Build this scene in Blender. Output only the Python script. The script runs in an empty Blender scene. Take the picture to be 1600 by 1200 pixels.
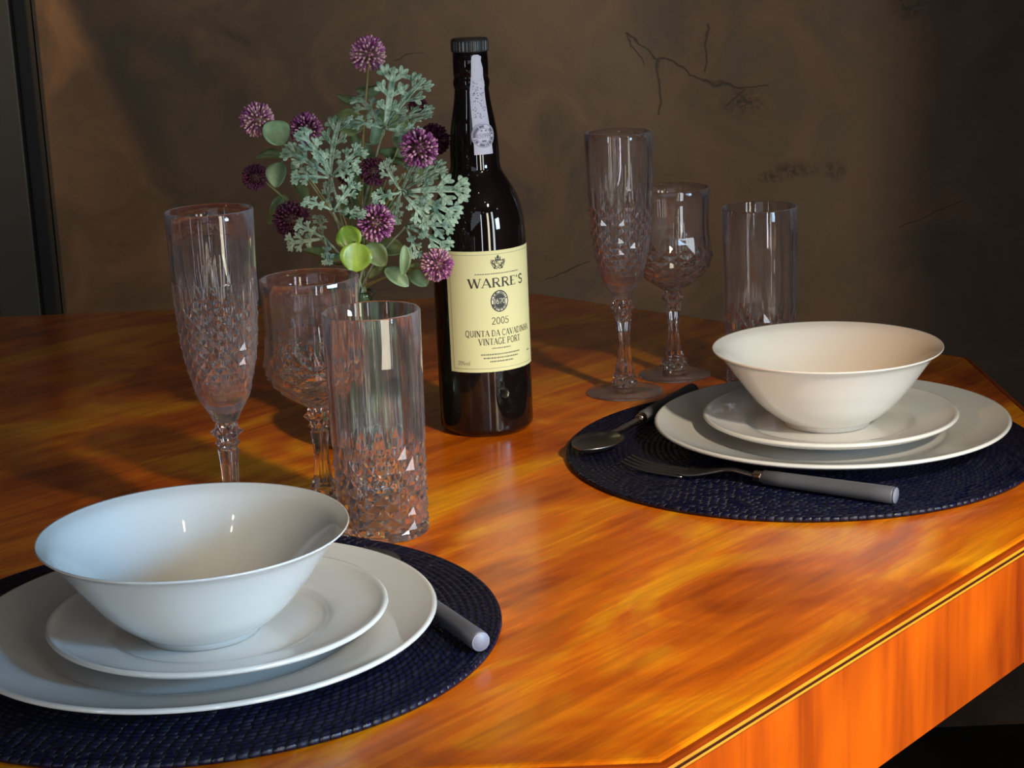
import bpy, bmesh, math, random
from math import sin, cos, pi, radians, sqrt, atan2
from mathutils import Vector, Matrix

# ------------------------------------------------------------------ camera, world, light, exposure
TZ = 0.75                       # height of the table top
SC = bpy.context.scene
COL = SC.collection
SC.view_settings.view_transform = 'Standard'
SC.view_settings.look = 'None'
SC.view_settings.gamma = 1.0
SC.view_settings.use_curve_mapping = False
SC.view_settings.exposure = 0.0
try:
    SC.cycles.use_denoising = True
    SC.cycles.max_bounces = 20
    SC.cycles.transmission_bounces = 18
    SC.cycles.glossy_bounces = 8
    SC.cycles.diffuse_bounces = 4
    SC.cycles.transparent_max_bounces = 16
    SC.cycles.blur_glossy = 0.6
    SC.cycles.sample_clamp_indirect = 6
except Exception:
    pass

cam_data = bpy.data.cameras.new('camera')
cam = bpy.data.objects.new('camera', cam_data)
COL.objects.link(cam)
pitch, roll = 0.24345, -0.04327
F_ = Vector((0, cos(pitch), -sin(pitch)))
U_ = Vector((0, sin(pitch), cos(pitch)))
R_ = Vector((1, 0, 0))
R2 = R_ * cos(roll) + U_ * sin(roll)
U2 = -R_ * sin(roll) + U_ * cos(roll)
m = Matrix((R2, U2, -F_)).transposed().to_4x4()
m.translation = Vector((0, 0, TZ + 0.39719))
cam.matrix_world = m
cam_data.sensor_width = 36
cam_data.lens = 2867.39 * 36 / 1600
cam_data.clip_start = 0.05
cam_data.dof.use_dof = False
SC.camera = cam

world = bpy.data.worlds.new('world')
SC.world = world
world.use_nodes = True
world.node_tree.nodes['Background'].inputs[0].default_value = (0.55, 0.65, 0.85, 1)
world.node_tree.nodes['Background'].inputs[1].default_value = 0.02


def area(name, loc, target, sx, sy, power, color, spread=180):
    l = bpy.data.lights.new(name, 'AREA')
    l.shape = 'RECTANGLE'
    l.size, l.size_y, l.energy, l.color = sx, sy, power, color
    l.spread = radians(spread)
    o = bpy.data.objects.new(name, l)
    COL.objects.link(o)
    o.location = loc
    o.rotation_euler = (Vector(target) - Vector(loc)).to_track_quat('-Z', 'Y').to_euler()
    return o


def spot(name, loc, target, angle, blend, power, color, size=0.02):
    l = bpy.data.lights.new(name, 'SPOT')
    l.spot_size, l.spot_blend, l.energy, l.color, l.shadow_soft_size = radians(angle), blend, power, color, size
    o = bpy.data.objects.new(name, l)
    COL.objects.link(o)
    o.location = loc
    o.rotation_euler = (Vector(target) - Vector(loc)).to_track_quat('-Z', 'Y').to_euler()
    return o


# daylight through the windows on the right-hand side of the room, behind the camera
area('window_daylight_cool', (1.30, 0.34, TZ + 0.33), (0.02, 1.08, TZ + 0.03), 0.30, 0.26, 1.0, (0.50, 0.76, 1.0), 42)
# floor-length glazed doors seen in the glass as tall streaks
area('glazed_door_a', (2.1, -1.2, 1.05), (0.1, 1.5, 1.05), 0.28, 2.0, 21, (0.84, 0.94, 1.0))
area('glazed_door_b', (1.50, -1.60, 1.05), (0.1, 1.5, 1.05), 0.28, 2.0, 25, (1.0, 0.92, 0.70))
area('glazed_door_c', (0.55, -2.1, 1.05), (0.1, 1.5, 1.05), 0.10, 2.0, 11, (0.85, 0.9, 1.0))
area('glazed_door_d', (-1.9, -1.2, 1.05), (0.1, 1.5, 1.05), 0.08, 2.0, 7, (0.8, 0.88, 1.0))
area('added_sparkle_panel', (-0.3, -2.2, TZ + 0.95), (0.0, 1.3, TZ + 0.05), 1.7, 1.3, 7, (0.74, 0.84, 1.0))  # unseen panel added for sparkle in the cut facets
# unseen blue spot added to tint only the near place setting
spot('added_spot_blue', (1.35, 0.25, TZ + 0.52), (-0.23, 0.98, TZ + 0.06), 14, 1.0, 85, (0.22, 0.58, 1.0), 0.10)
# unseen warm spots, added to shape the light
spot('added_spot_table', (0.95, -0.10, TZ + 1.15), (0.19, 1.07, TZ), 27.5, 0.9, 180, (1.0, 0.84, 0.62), 0.06)  # added spot, stands in for daylight on the table front
spot('added_spot_bowl', (-0.75, 0.50, TZ + 0.52), (0.30, 1.39, TZ + .062), 9, 1.0, 34, (1.0, 0.42, 0.08), 0.05)  # added spot for the orange inside the right bowl
spot('added_spot_wall', (0.25, 0.6, TZ + 1.65), (0.10, 2.45, TZ + .14), 27, 1.0, 45, (1.0, 0.80, 0.58), 0.05)  # added spot brightening the middle of the back wall
# small bare bulbs on the ceiling
for bx, by, bz in ((-0.9, 0.2, 1.55), (0.9, -0.5, 1.6), (1.5, 1.3, 1.5), (-0.3, -1.4, 1.6), (-1.4, 1.5, 1.6), (0.2, 0.1, 1.65), (1.9, 0.2, 1.0), (-1.7, -0.4, 1.1), (0.9, -1.6, 1.3)):
    bl = bpy.data.lights.new('ceiling_bulb', 'POINT')
    bl.energy, bl.shadow_soft_size, bl.color = 0.7, 0.022, (1.0, 0.86, 0.68)
    bo = bpy.data.objects.new('ceiling_bulb', bl)
    COL.objects.link(bo)
    bo.location = (bx, by, TZ + bz)
# unseen spot added to cast the lit triangle beside the door
spot('added_spot_triangle', (-0.85, 2.28, TZ + 1.10), (-0.85, 2.45, TZ - 0.4), 43, 0.10, 70, (1.0, 0.62, 0.3), 0.015)


# ------------------------------------------------------------------ node helpers
class NT:
    def __init__(s, name):
        s.mat = bpy.data.materials.new(name)
        s.mat.use_nodes = True
        s.t = s.mat.node_tree
        s.b = s.t.nodes['Principled BSDF']
        s.out = s.t.nodes['Material Output']

    def n(s, kind, **kw):
        nd = s.t.nodes.new(kind)
        for k, v in kw.items():
            setattr(nd, k, v)
        return nd

    def put(s, sock, v):
        if isinstance(v, bpy.types.NodeSocket):
            s.t.links.new(v, sock)
        else:
            sock.default_value = v

    def math(s, op, a, b=0.0, c=0.0):
        nd = s.n('ShaderNodeMath', operation=op)
        s.put(nd.inputs[0], a)
        s.put(nd.inputs[1], b)
        s.put(nd.inputs[2], c)
        return nd.outputs[0]

    def obj(s):
        return s.n('ShaderNodeTexCoord').outputs['Object']

    def mapping(s, vec, scale=(1, 1, 1), rot=(0, 0, 0), loc=(0, 0, 0)):
        nd = s.n('ShaderNodeMapping')
        s.put(nd.inputs['Vector'], vec)
        nd.inputs['Scale'].default_value = scale
        nd.inputs['Rotation'].default_value = rot
        nd.inputs['Location'].default_value = loc
        return nd.outputs[0]

    def noise(s, vec, scale, detail=4, rough=0.5, dist=0.0):
        nd = s.n('ShaderNodeTexNoise')
        s.put(nd.inputs['Vector'], vec)
        nd.inputs['Scale'].default_value = scale
        nd.inputs['Detail'].default_value = detail
        nd.inputs['Roughness'].default_value = rough
        nd.inputs['Distortion'].default_value = dist
        return nd.outputs['Fac']

    def ramp(s, fac, stops):
        nd = s.n('ShaderNodeValToRGB')
        s.put(nd.inputs[0], fac)
        e = nd.color_ramp.elements
        while len(e) < len(stops):
            e.new(0.5)
        for i, (p, c) in enumerate(stops):
            e[i].position = p
            e[i].color = (*c, 1) if len(c) == 3 else c
        return nd.outputs[0]

    def mix(s, fac, a, b, mode='MIX'):
        nd = s.n('ShaderNodeMix', data_type='RGBA', blend_type=mode)
        s.put(nd.inputs[0], fac)
        s.put(nd.inputs[6], (*a, 1) if isinstance(a, tuple) and len(a) == 3 else a)
        s.put(nd.inputs[7], (*b, 1) if isinstance(b, tuple) and len(b) == 3 else b)
        return nd.outputs[2]

    def bump(s, h, strength, dist):
        nd = s.n('ShaderNodeBump')
        s.put(nd.inputs['Height'], h)
        nd.inputs['Strength'].default_value = strength
        nd.inputs['Distance'].default_value = dist
        s.t.links.new(nd.outputs[0], s.b.inputs['Normal'])
        return nd


def simple(name, color, rough=0.5, metal=0.0, coat=0.0, var=0.0, vscale=60, spec=0.5):
    t = NT(name)
    if var:
        f = t.noise(t.obj(), vscale, 3)
        c = t.mix(f, tuple(x * (1 - var) for x in color), tuple(min(1, x * (1 + var)) for x in color))
        t.put(t.b.inputs['Base Color'], c)
    else:
        t.b.inputs['Base Color'].default_value = (*color, 1)
    t.b.inputs['Roughness'].default_value = rough
    t.b.inputs['Metallic'].default_value = metal
    t.b.inputs['Coat Weight'].default_value = coat
    t.b.inputs['Coat Roughness'].default_value = 0.06
    t.b.inputs['Specular IOR Level'].default_value = spec
    return t.mat


# ------------------------------------------------------------------ materials
def mat_wood_top():
    t = NT('varnished_orange_wood')
    v = t.mapping(t.obj(), rot=(0, 0, radians(-47)))
    streak = t.noise(t.mapping(v, scale=(2.2, 30, 1)), 1.6, 7, 0.62, 0.7)
    fine = t.noise(t.mapping(v, scale=(16, 300, 1)), 1.0, 4, 0.6, 0.3)
    cloud = t.noise(t.mapping(v, scale=(4.5, 9, 1)), 1.3, 4, 0.55, 1.0)
    c1 = t.ramp(streak, [(0.30, (0.13, 0.016, 0.001)), (0.43, (0.42, 0.070, 0.002)), (0.54, (0.70, 0.160, 0.003)), (0.72, (0.92, 0.29, 0.006))])
    c2 = t.ramp(cloud, [(0.34, (0.26, 0.034, 0.001)), (0.5, (0.66, 0.135, 0.003)), (0.64, (1.0, 0.44, 0.008))])
    c = t.mix(0.60, c1, c2)
    c = t.mix(t.math('MULTIPLY', t.ramp(fine, [(0.35, (1, 1, 1)), (0.6, (0, 0, 0))]), 0.35), c, (0.25, 0.05, 0.004))
    # dark line painted along the edge of the window light patch
    sp = t.n('ShaderNodeSeparateXYZ')
    t.put(sp.inputs[0], t.obj())
    # signed distance to the line through (-0.302, 1.374) world = (0.038, -0.046) local, direction 52 degrees
    ja = radians(52)
    dd = t.math('ADD', t.math('MULTIPLY', t.math('SUBTRACT', sp.outputs[0], 0.038), -sin(ja)), t.math('MULTIPLY', t.math('SUBTRACT', sp.outputs[1], -0.046), cos(ja)))
    line = t.math('SUBTRACT', 1.0, t.math('MINIMUM', t.math('DIVIDE', t.math('ABSOLUTE', dd), 0.0011), 1.0))
    c = t.mix(t.math('MULTIPLY', line, 0.75), c, (0.10, 0.018, 0.002))
    t.put(t.b.inputs['Base Color'], c)
    t.put(t.b.inputs['Roughness'], t.math('MULTIPLY_ADD', fine, 0.12, 0.20))
    t.b.inputs['Specular IOR Level'].default_value = 0.2
    t.b.inputs['Coat Weight'].default_value = 0.26
    t.b.inputs['Coat Roughness'].default_value = 0.14
    h = t.math('ADD', t.math('MULTIPLY', streak, 0.6), t.math('MULTIPLY', fine, 0.4))
    t.bump(h, 0.12, 0.0010)
    return t.mat


def mat_wood_apron():
    t = NT('varnished_apron_wood')
    v = t.obj()
    streak = t.noise(t.mapping(v, scale=(22, 22, 1.6)), 1.6, 6, 0.6, 0.5)
    cloud = t.noise(t.mapping(v, scale=(7, 7, 3)), 1.2, 3, 0.5, 0.8)
    c1 = t.ramp(streak, [(0.33, (0.10, 0.010, 0.001)), (0.45, (0.40, 0.060, 0.001)), (0.60, (0.66, 0.115, 0.001))])
    c2 = t.ramp(cloud, [(0.38, (0.22, 0.022, 0.001)), (0.6, (0.62, 0.095, 0.001))])
    t.put(t.b.inputs['Base Color'], t.mix(0.5, c1, c2))
    t.b.inputs['Roughness'].default_value = 0.35
    t.bump(streak, 0.2, 0.001)
    return t.mat


def mat_wall():
    t = NT('brown_lime_plaster')
    v = t.obj()
    big = t.noise(v, 2.6, 5, 0.6, 0.6)
    mid = t.noise(t.mapping(v, scale=(1, 1, 1.0), loc=(3, 1, 2)), 9, 5, 0.62, 0.8)
    fine = t.noise(v, 90, 4, 0.6)
    c = t.ramp(big, [(0.32, (0.056, 0.036, 0.016)), (0.5, (0.096, 0.060, 0.027)), (0.64, (0.142, 0.090, 0.041))])
    c = t.mix(t.ramp(mid, [(0.42, (0, 0, 0)), (0.66, (1, 1, 1))]), c, (0.17, 0.095, 0.048))
    c = t.mix(t.math('MULTIPLY', fine, 0.35), c, (0.08, 0.05, 0.03))
    sep = t.n('ShaderNodeSeparateXYZ')
    t.put(sep.inputs[0], v)
    X, Z = sep.outputs[0], sep.outputs[2]
    # trowel scars and hairline cracks: distance to line segments, wobbled by noise
    wob = t.math('MULTIPLY', t.math('SUBTRACT', t.noise(v, 22, 3), 0.5), 0.03)
    mask = None
    segs = [((0.171, 0.258), (0.213, 0.223), 0.0020), ((0.213, 0.223), (0.271, 0.191), 0.0022), ((0.271, 0.191), (0.322, 0.178), 0.003),
            ((0.322, 0.178), (0.356, 0.181), 0.0016), ((0.213, 0.223), (0.209, 0.148), 0.0022), ((0.275, 0.262), (0.274, 0.204), 0.0016),
            ((0.171, 0.258), (0.192, 0.215), 0.0016), ((0.049, -0.07), (0.111, -0.046), 0.0012), ((0.536, -0.013), (0.613, 0.012), 0.0012),
            ((-0.10, 0.24), (-0.135, 0.235), 0.001), ((0.30, 0.155), (0.325, 0.176), 0.002)]
    for (ax, az), (bx, bz), w in segs:
        dx, dz = bx - ax, bz - az
        L2 = dx * dx + dz * dz
        px = t.math('ADD', t.math('SUBTRACT', X, ax), wob)
        pz = t.math('ADD', t.math('SUBTRACT', Z, az + TZ), wob)
        h = t.math('DIVIDE', t.math('ADD', t.math('MULTIPLY', px, dx), t.math('MULTIPLY', pz, dz)), L2)
        h = t.math('MINIMUM', t.math('MAXIMUM', h, 0.0), 1.0)
        ex = t.math('SUBTRACT', px, t.math('MULTIPLY', h, dx))
        ez = t.math('SUBTRACT', pz, t.math('MULTIPLY', h, dz))
        d = t.math('SQRT', t.math('ADD', t.math('MULTIPLY', ex, ex), t.math('MULTIPLY', ez, ez)))
        k = t.math('MAXIMUM', t.math('SUBTRACT', 1.0, t.math('DIVIDE', d, w)), 0.0)
        mask = k if mask is None else t.math('MAXIMUM', mask, k)
    blot = None
    for x, z, rx, rz in [(0.322, 0.158, 0.030, 0.020), (0.389, 0.066, 0.034, 0.012), (0.445, 0.064, 0.016, 0.014), (0.542, 0.275, 0.025, 0.016), (0.36, 0.058, 0.02, 0.008)]:
        a = t.math('DIVIDE', t.math('SUBTRACT', X, x), rx)
        b = t.math('DIVIDE', t.math('SUBTRACT', Z, z + TZ), rz)
        k = t.math('MAXIMUM', t.math('SUBTRACT', 1.25, t.math('SQRT', t.math('ADD', t.math('MULTIPLY', a, a), t.math('MULTIPLY', b, b)))), 0.0)
        blot = k if blot is None else t.math('MAXIMUM', blot, k)
    sp = t.ramp(t.noise(v, 120, 4, 0.7, 0.6), [(0.46, (0, 0, 0)), (0.56, (1, 1, 1))])
    blot = t.math('MINIMUM', t.math('MULTIPLY', blot, sp), 1.0)
    allm = t.math('MAXIMUM', t.math('MINIMUM', t.math('MULTIPLY', mask, 1.1), 1.0), blot)
    c = t.mix(t.math('MULTIPLY', allm, 0.8), c, (0.018, 0.012, 0.008))
    t.put(t.b.inputs['Base Color'], c)
    t.put(t.b.inputs['Roughness'], t.math('MULTIPLY_ADD', mid, 0.3, 0.45))
    t.bump(t.math('SUBTRACT', t.math('ADD', mid, t.math('MULTIPLY', fine, 0.2)), allm), 0.25, 0.004)
    return t.mat


def mat_porcelain():
    t = NT('white_glazed_porcelain')
    f = t.noise(t.obj(), 30, 2)
    t.put(t.b.inputs['Base Color'], t.mix(f, (0.60, 0.61, 0.60), (0.64, 0.645, 0.63)))
    t.b.inputs['Roughness'].default_value = 0.22
    t.b.inputs['Coat Weight'].default_value = 0.8
    t.b.inputs['Coat Roughness'].default_value = 0.04
    return t.mat


def mat_glass(name, color, ior=1.49, rough=0.0, haze=0.042):
    t = NT(name)
    g = t.n('ShaderNodeBsdfGlass')
    f = t.noise(t.obj(), 40, 2)
    t.put(g.inputs['Color'], t.mix(f, color, tuple(min(1, c * 1.01) for c in color)))
    g.inputs['IOR'].default_value = ior
    g.inputs['Roughness'].default_value = rough
    # fine scuffs on the plastic scatter a little light
    d = t.n('ShaderNodeBsdfDiffuse')
    d.inputs['Color'].default_value = (0.86, 0.82, 0.88, 1)
    tr = t.n('ShaderNodeBsdfTranslucent')
    tr.inputs['Color'].default_value = (0.86, 0.82, 0.88, 1)
    mx = t.n('ShaderNodeMixShader')
    t.t.links.new(d.outputs[0], mx.inputs[1])
    t.t.links.new(tr.outputs[0], mx.inputs[2])
    m2 = t.n('ShaderNodeMixShader')
    sc = t.noise(t.mapping(t.obj(), scale=(1, 1, .35)), 160, 4, 0.7)
    lw = t.n('ShaderNodeLayerWeight')
    lw.inputs['Blend'].default_value = 0.5
    graz = t.math('MULTIPLY_ADD', t.math('POWER', lw.outputs['Facing'], 3.0), haze * 4.0, haze)  # extra pale haze at grazing edges stands in for missing side light
    t.put(m2.inputs[0], t.math('MULTIPLY', t.ramp(sc, [(0.35, (.4, .4, .4)), (0.7, (1, 1, 1))]), graz))
    t.t.links.new(g.outputs[0], m2.inputs[1])
    t.t.links.new(mx.outputs[0], m2.inputs[2])
    t.t.links.new(m2.outputs[0], t.out.inputs['Surface'])
    return t.mat


def mat_mat():
    t = NT('woven_navy_fibre')
    v = t.obj()
    sep = t.n('ShaderNodeSeparateXYZ')
    t.put(sep.inputs[0], v)
    X, Y = sep.outputs[0], sep.outputs[1]
    r = t.math('SQRT', t.math('ADD', t.math('MULTIPLY', X, X), t.math('MULTIPLY', Y, Y)))
    ang = t.math('ARCTAN2', Y, X)
    P = 0.00441
    ring = t.math('FLOOR', t.math('DIVIDE', r, P))
    rr = t.math('MULTIPLY', t.math('ADD', ring, 0.5), P)
    frac = t.math('FRACT', t.math('DIVIDE', r, P))
    # stitches ~6 mm long, slanted; offset per ring
    arc = t.math('DIVIDE', t.math('MULTIPLY', ang, rr), 0.0062)
    roff = t.n('ShaderNodeTexWhiteNoise', noise_dimensions='1D')
    t.put(roff.inputs['W'], ring)
    u = t.math('ADD', t.math('ADD', arc, t.math('MULTIPLY', frac, 0.45)), t.math('ADD', t.math('MULTIPLY', t.math('MODULO', ring, 2.0), 0.5), t.math('MULTIPLY', roff.outputs['Value'], 0.45)))
    cell = t.n('ShaderNodeTexWhiteNoise', noise_dimensions='2D')
    cv = t.n('ShaderNodeCombineXYZ')
    t.put(cv.inputs[0], t.math('FLOOR', u))
    t.put(cv.inputs[1], ring)
    t.put(cell.inputs['Vector'], cv.outputs[0])
    crand = cell.outputs['Value']
    st = t.math('ABSOLUTE', t.math('SINE', t.math('MULTIPLY', u, pi)))
    nz = t.noise(v, 350, 3)
    h = t.math('ADD', t.math('MULTIPLY', t.math('POWER', st, 0.55), t.math('MULTIPLY_ADD', crand, 0.9, 0.4)), t.math('MULTIPLY', nz, 0.6))
    t.put(t.b.inputs['Base Color'], t.mix(t.math('MULTIPLY', st, nz), (0.0006, 0.0007, 0.003), (0.005, 0.006, 0.045)))
    t.put(t.b.inputs['Roughness'], t.math('MULTIPLY_ADD', crand, 0.35, 0.25))
    t.b.inputs['Specular IOR Level'].default_value = 0.42
    t.bump(h, 0.9, 0.0011)
    return t.mat


def mat_leaf(name, c1, c2, scale=40, rough=0.55, trans=0.25):
    t = NT(name)
    f = t.noise(t.obj(), scale, 4, 0.6, 0.5)
    t.put(t.b.inputs['Base Color'], t.mix(t.ramp(f, [(0.35, (0, 0, 0)), (0.65, (1, 1, 1))]), c1, c2))
    t.b.inputs['Roughness'].default_value = rough
    t.b.inputs['Subsurface Weight'].default_value = trans * 0.3
    t.b.inputs['Subsurface Radius'].default_value = (0.002, 0.002, 0.001)
    t.bump(f, 0.3, 0.0006)
    return t.mat


M = dict(
    top=mat_wood_top(), apron=mat_wood_apron(), wall=mat_wall(), porcelain=mat_porcelain(),
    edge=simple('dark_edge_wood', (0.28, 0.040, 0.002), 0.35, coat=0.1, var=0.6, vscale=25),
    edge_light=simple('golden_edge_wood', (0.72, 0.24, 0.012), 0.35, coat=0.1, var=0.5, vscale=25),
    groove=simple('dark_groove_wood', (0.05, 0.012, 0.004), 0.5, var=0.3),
    acrylic=mat_glass('clear_cut_acrylic', (0.985, 0.972, 0.975)),
    acrylic_frost=mat_glass('scuffed_acrylic', (0.97, 0.95, 0.955), 1.49, 0.05),
    vase=mat_glass('green_tinted_glass', (0.72, 0.84, 0.74), 1.5, 0.0, 0.02),
    mat=mat_mat(),
    bottle=simple('black_bottle_glass', (0.006, 0.004, 0.004), 0.035, spec=0.65, var=0.2),
    cap=simple('black_cap_plastic', (0.03, 0.028, 0.03), 0.38, var=0.2),
    paper=simple('cream_label_paper', (0.68, 0.66, 0.36), 0.75, var=0.06, vscale=25),
    ink=simple('black_label_ink', (0.035, 0.035, 0.03), 0.6, var=0.1),
    ink_soft=simple('grey_label_ink', (0.16, 0.16, 0.12), 0.6, var=0.1),
    paper_white=simple('white_print', (0.68, 0.68, 0.52), 0.6, var=0.05),
    seal=simple('lilac_seal_paper', (0.58, 0.56, 0.68), 0.6, var=0.12, vscale=300),
    seal_ink=simple('grey_seal_ink', (0.13, 0.13, 0.20), 0.6, var=0.1),
    steel=simple('brushed_steel', (0.30, 0.29, 0.28), 0.32, 1.0, var=0.1),
    ferrule=simple('bronze_ferrule', (0.50, 0.38, 0.28), 0.22, 1.0, var=0.1),
    handle=simple('grey_matt_handle', (0.085, 0.087, 0.105), 0.5, var=0.08),
    handle_end=simple('pale_grey_handle_end', (0.18, 0.19, 0.25), 0.45, var=0.05),
    floor=simple('dark_floor', (0.02, 0.018, 0.016), 0.6, var=0.3, vscale=6),
    room=simple('dark_room_plaster', (0.07, 0.05, 0.035), 0.8, var=0.2, vscale=4),
    trim=simple('grey_painted_trim', (0.026, 0.027, 0.022), 0.5, var=0.18, vscale=8),
    gap=simple('black_gap_shade', (0.010, 0.010, 0.009), 0.7, var=0.2),  # near-black colour for the shaded gap
    doorm=simple('dark_brown_door', (0.02, 0.014, 0.008), 0.6, var=0.2),
    white=simple('white_window_paint', (0.6, 0.6, 0.58), 0.5, var=0.05),
    petal_a=mat_leaf('purple_floret', (0.20, 0.035, 0.16), (0.42, 0.12, 0.34), 250),
    petal_b=mat_leaf('pink_floret_tip', (0.52, 0.20, 0.38), (0.72, 0.42, 0.52), 250),
    petal_c=mat_leaf('cream_floret_tip', (0.55, 0.38, 0.32), (0.50, 0.22, 0.34), 200),
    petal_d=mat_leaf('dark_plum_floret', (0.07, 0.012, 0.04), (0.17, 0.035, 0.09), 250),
    core=mat_leaf('olive_flower_core', (0.12, 0.06, 0.05), (0.22, 0.13, 0.07), 120),
    silver=mat_leaf('silver_green_leaf', (0.10, 0.19, 0.125), (0.46, 0.60, 0.45), 160, 0.75),
    silver_d=mat_leaf('grey_green_leaf', (0.17, 0.24, 0.17), (0.38, 0.46, 0.32), 120, 0.7),
    euca=mat_leaf('olive_green_leaf', (0.085, 0.13, 0.045), (0.20, 0.27, 0.11), 60),
    euca_b=mat_leaf('bright_green_leaf', (0.11, 0.21, 0.02), (0.36, 0.50, 0.06), 38, 0.28),
    euca_c=mat_leaf('grey_green_round_leaf', (0.13, 0.22, 0.10), (0.30, 0.42, 0.24), 60),
    stem=mat_leaf('green_stem', (0.12, 0.16, 0.05), (0.24, 0.27, 0.10), 80),
    stem_y=mat_leaf('yellow_green_stem', (0.22, 0.20, 0.07), (0.36, 0.31, 0.12), 80),
)


# ------------------------------------------------------------------ object helpers
def link(name, me, mat=None, parent=None, loc=None, rot=None):
    o = bpy.data.objects.new(name, me)
    COL.objects.link(o)
    if mat is not None and me is not None:
        for x in (mat if isinstance(mat, (list, tuple)) else [mat]):
            me.materials.append(M[x])
    if parent is not None:
        o.parent = parent
    if loc is not None:
        o.location = loc
    if rot is not None:
        o.rotation_euler = rot
    return o


def thing(name, label, cat, loc=(0, 0, 0), rotz=0, group=None):
    o = link(name, None, loc=loc, rot=(0, 0, rotz))
    tag(o, label, cat, group)
    return o


def tag(o, label=None, cat=None, group=None, kind=None):
    if label: o['label'] = label
    if cat: o['category'] = cat
    if group: o['group'] = group
    if kind: o['kind'] = kind
    return o


def copy_tree(o, parent=None):
    c = o.copy()
    COL.objects.link(c)
    c.parent = parent
    for ch in list(o.children):
        copy_tree(ch, c)
    return c


def mesh(name, verts, faces, smooth=True, mats=None, smooths=None):
    me = bpy.data.meshes.new(name)
    me.from_pydata([tuple(v) for v in verts], [], faces)
    for i, p in enumerate(me.polygons):
        p.use_smooth = smooths[i] if smooths else smooth
        if mats:
            p.material_index = mats[i]
    me.update()
    return me


def revolve(profile, seg=96, close=True):
    """profile: closed list of (r, z), outside bottom -> top -> inside; r=0 points collapse to poles"""
    V, Fc, rows = [], [], []
    for r, z in profile:
        if r < 1e-7:
            rows.append([len(V)])
            V.append((0, 0, z))
        else:
            rows.append(list(range(len(V), len(V) + seg)))
            V += [(r * cos(2 * pi * i / seg), r * sin(2 * pi * i / seg), z) for i in range(seg)]
    n = len(rows)
    for k in range(n if close else n - 1):
        a, b = rows[k], rows[(k + 1) % n]
        if len(a) == 1 and len(b) == 1:
            continue
        for i in range(seg):
            j = (i + 1) % seg
            if len(a) == 1:
                Fc.append((a[0], b[j], b[i]))
            elif len(b) == 1:
                Fc.append((a[i], a[j], b[0]))
            else:
                Fc.append((a[i], a[j], b[j], b[i]))
    return V, Fc


def spline(pts, sub=6):
    """Catmull-Rom through a list of tuples"""
    out = []
    n = len(pts)
    P = [Vector(p) for p in pts]
    for i in range(n - 1):
        p0, p1, p2, p3 = P[max(i - 1, 0)], P[i], P[i + 1], P[min(i + 2, n - 1)]
        for k in range(sub):
            t = k / sub
            out.append(0.5 * ((2 * p1) + (p2 - p0) * t + (2 * p0 - 5 * p1 + 4 * p2 - p3) * t * t + (3 * p1 - p0 - 3 * p2 + p3) * t ** 3))
    out.append(P[-1])
    return out


def tube(path, radii, seg=10, V=None, Fc=None, cap=True):
    V = [] if V is None else V
    Fc = [] if Fc is None else Fc
    P = [Vector(p) for p in path]
    if not isinstance(radii, (list, tuple)):
        radii = [radii] * len(P)
    prev = None
    rows = []
    for i, p in enumerate(P):
        d = (P[min(i + 1, len(P) - 1)] - P[max(i - 1, 0)]).normalized()
        if prev is None:
            a = d.orthogonal().normalized()
        else:
            a = (prev - d * prev.dot(d)).normalized()
        prev = a
        b = d.cross(a)
        rows.append(list(range(len(V), len(V) + seg)))
        V += [tuple(p + (a * cos(2 * pi * k / seg) + b * sin(2 * pi * k / seg)) * radii[i]) for k in range(seg)]
    for r0, r1 in zip(rows, rows[1:]):
        for k in range(seg):
            Fc.append((r0[k], r0[(k + 1) % seg], r1[(k + 1) % seg], r1[k]))
    if cap:
        Fc.append(tuple(reversed(rows[0])))
        Fc.append(tuple(rows[-1]))
    return V, Fc


def box_v(x0, x1, y0, y1, z0, z1, V, Fc):
    b = len(V)
    V += [(x, y, z) for z in (z0, z1) for y in (y0, y1) for x in (x0, x1)]
    for f in ((0, 2, 3, 1), (4, 5, 7, 6), (0, 1, 5, 4), (1, 3, 7, 5), (3, 2, 6, 7), (2, 0, 4, 6)):
        Fc.append(tuple(b + i for i in f))


def box(name, x0, x1, y0, y1, z0, z1, mat, parent=None):
    V, Fc = [], []
    box_v(x0, x1, y0, y1, z0, z1, V, Fc)
    return link(name, mesh(name, V, Fc, False), mat, parent)


def bevel(o, w, s=2):
    b = o.modifiers.new('bevel', 'BEVEL')
    b.width, b.segments, b.limit_method = w, s, 'ANGLE'
    return o


# ------------------------------------------------------------------ the room
WY = 2.45
XL, XR, YF, H = -2.3, 2.5, -2.3, 2.55
tag(box('floor', XL - .1, XR + .1, YF - .1, WY + .1, -0.06, 0, 'floor'), kind='structure')
tag(box('ceiling', XL - .1, XR + .1, YF - .1, WY + .1, H, H + .06, 'room'), kind='structure')
V, Fc = [], []
DX0, DX1 = -1.55, -0.687
box_v(-0.605, XR + .1, WY, WY + .1, 0, H, V, Fc)
box_v(XL - .1, DX0, WY, WY + .1, 0, H, V, Fc)
box_v(DX0, -0.605, WY, WY + .1, 2.1, H, V, Fc)
tag(link('wall_back', mesh('wall_back', V, Fc, False), 'wall'), kind='structure')
tag(box('wall_left', XL - .1, XL, YF, WY, 0, H, 'room'), kind='structure')
tag(box('wall_right', XR, XR + .1, YF, WY, 0, H, 'room'), kind='structure')
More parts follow.
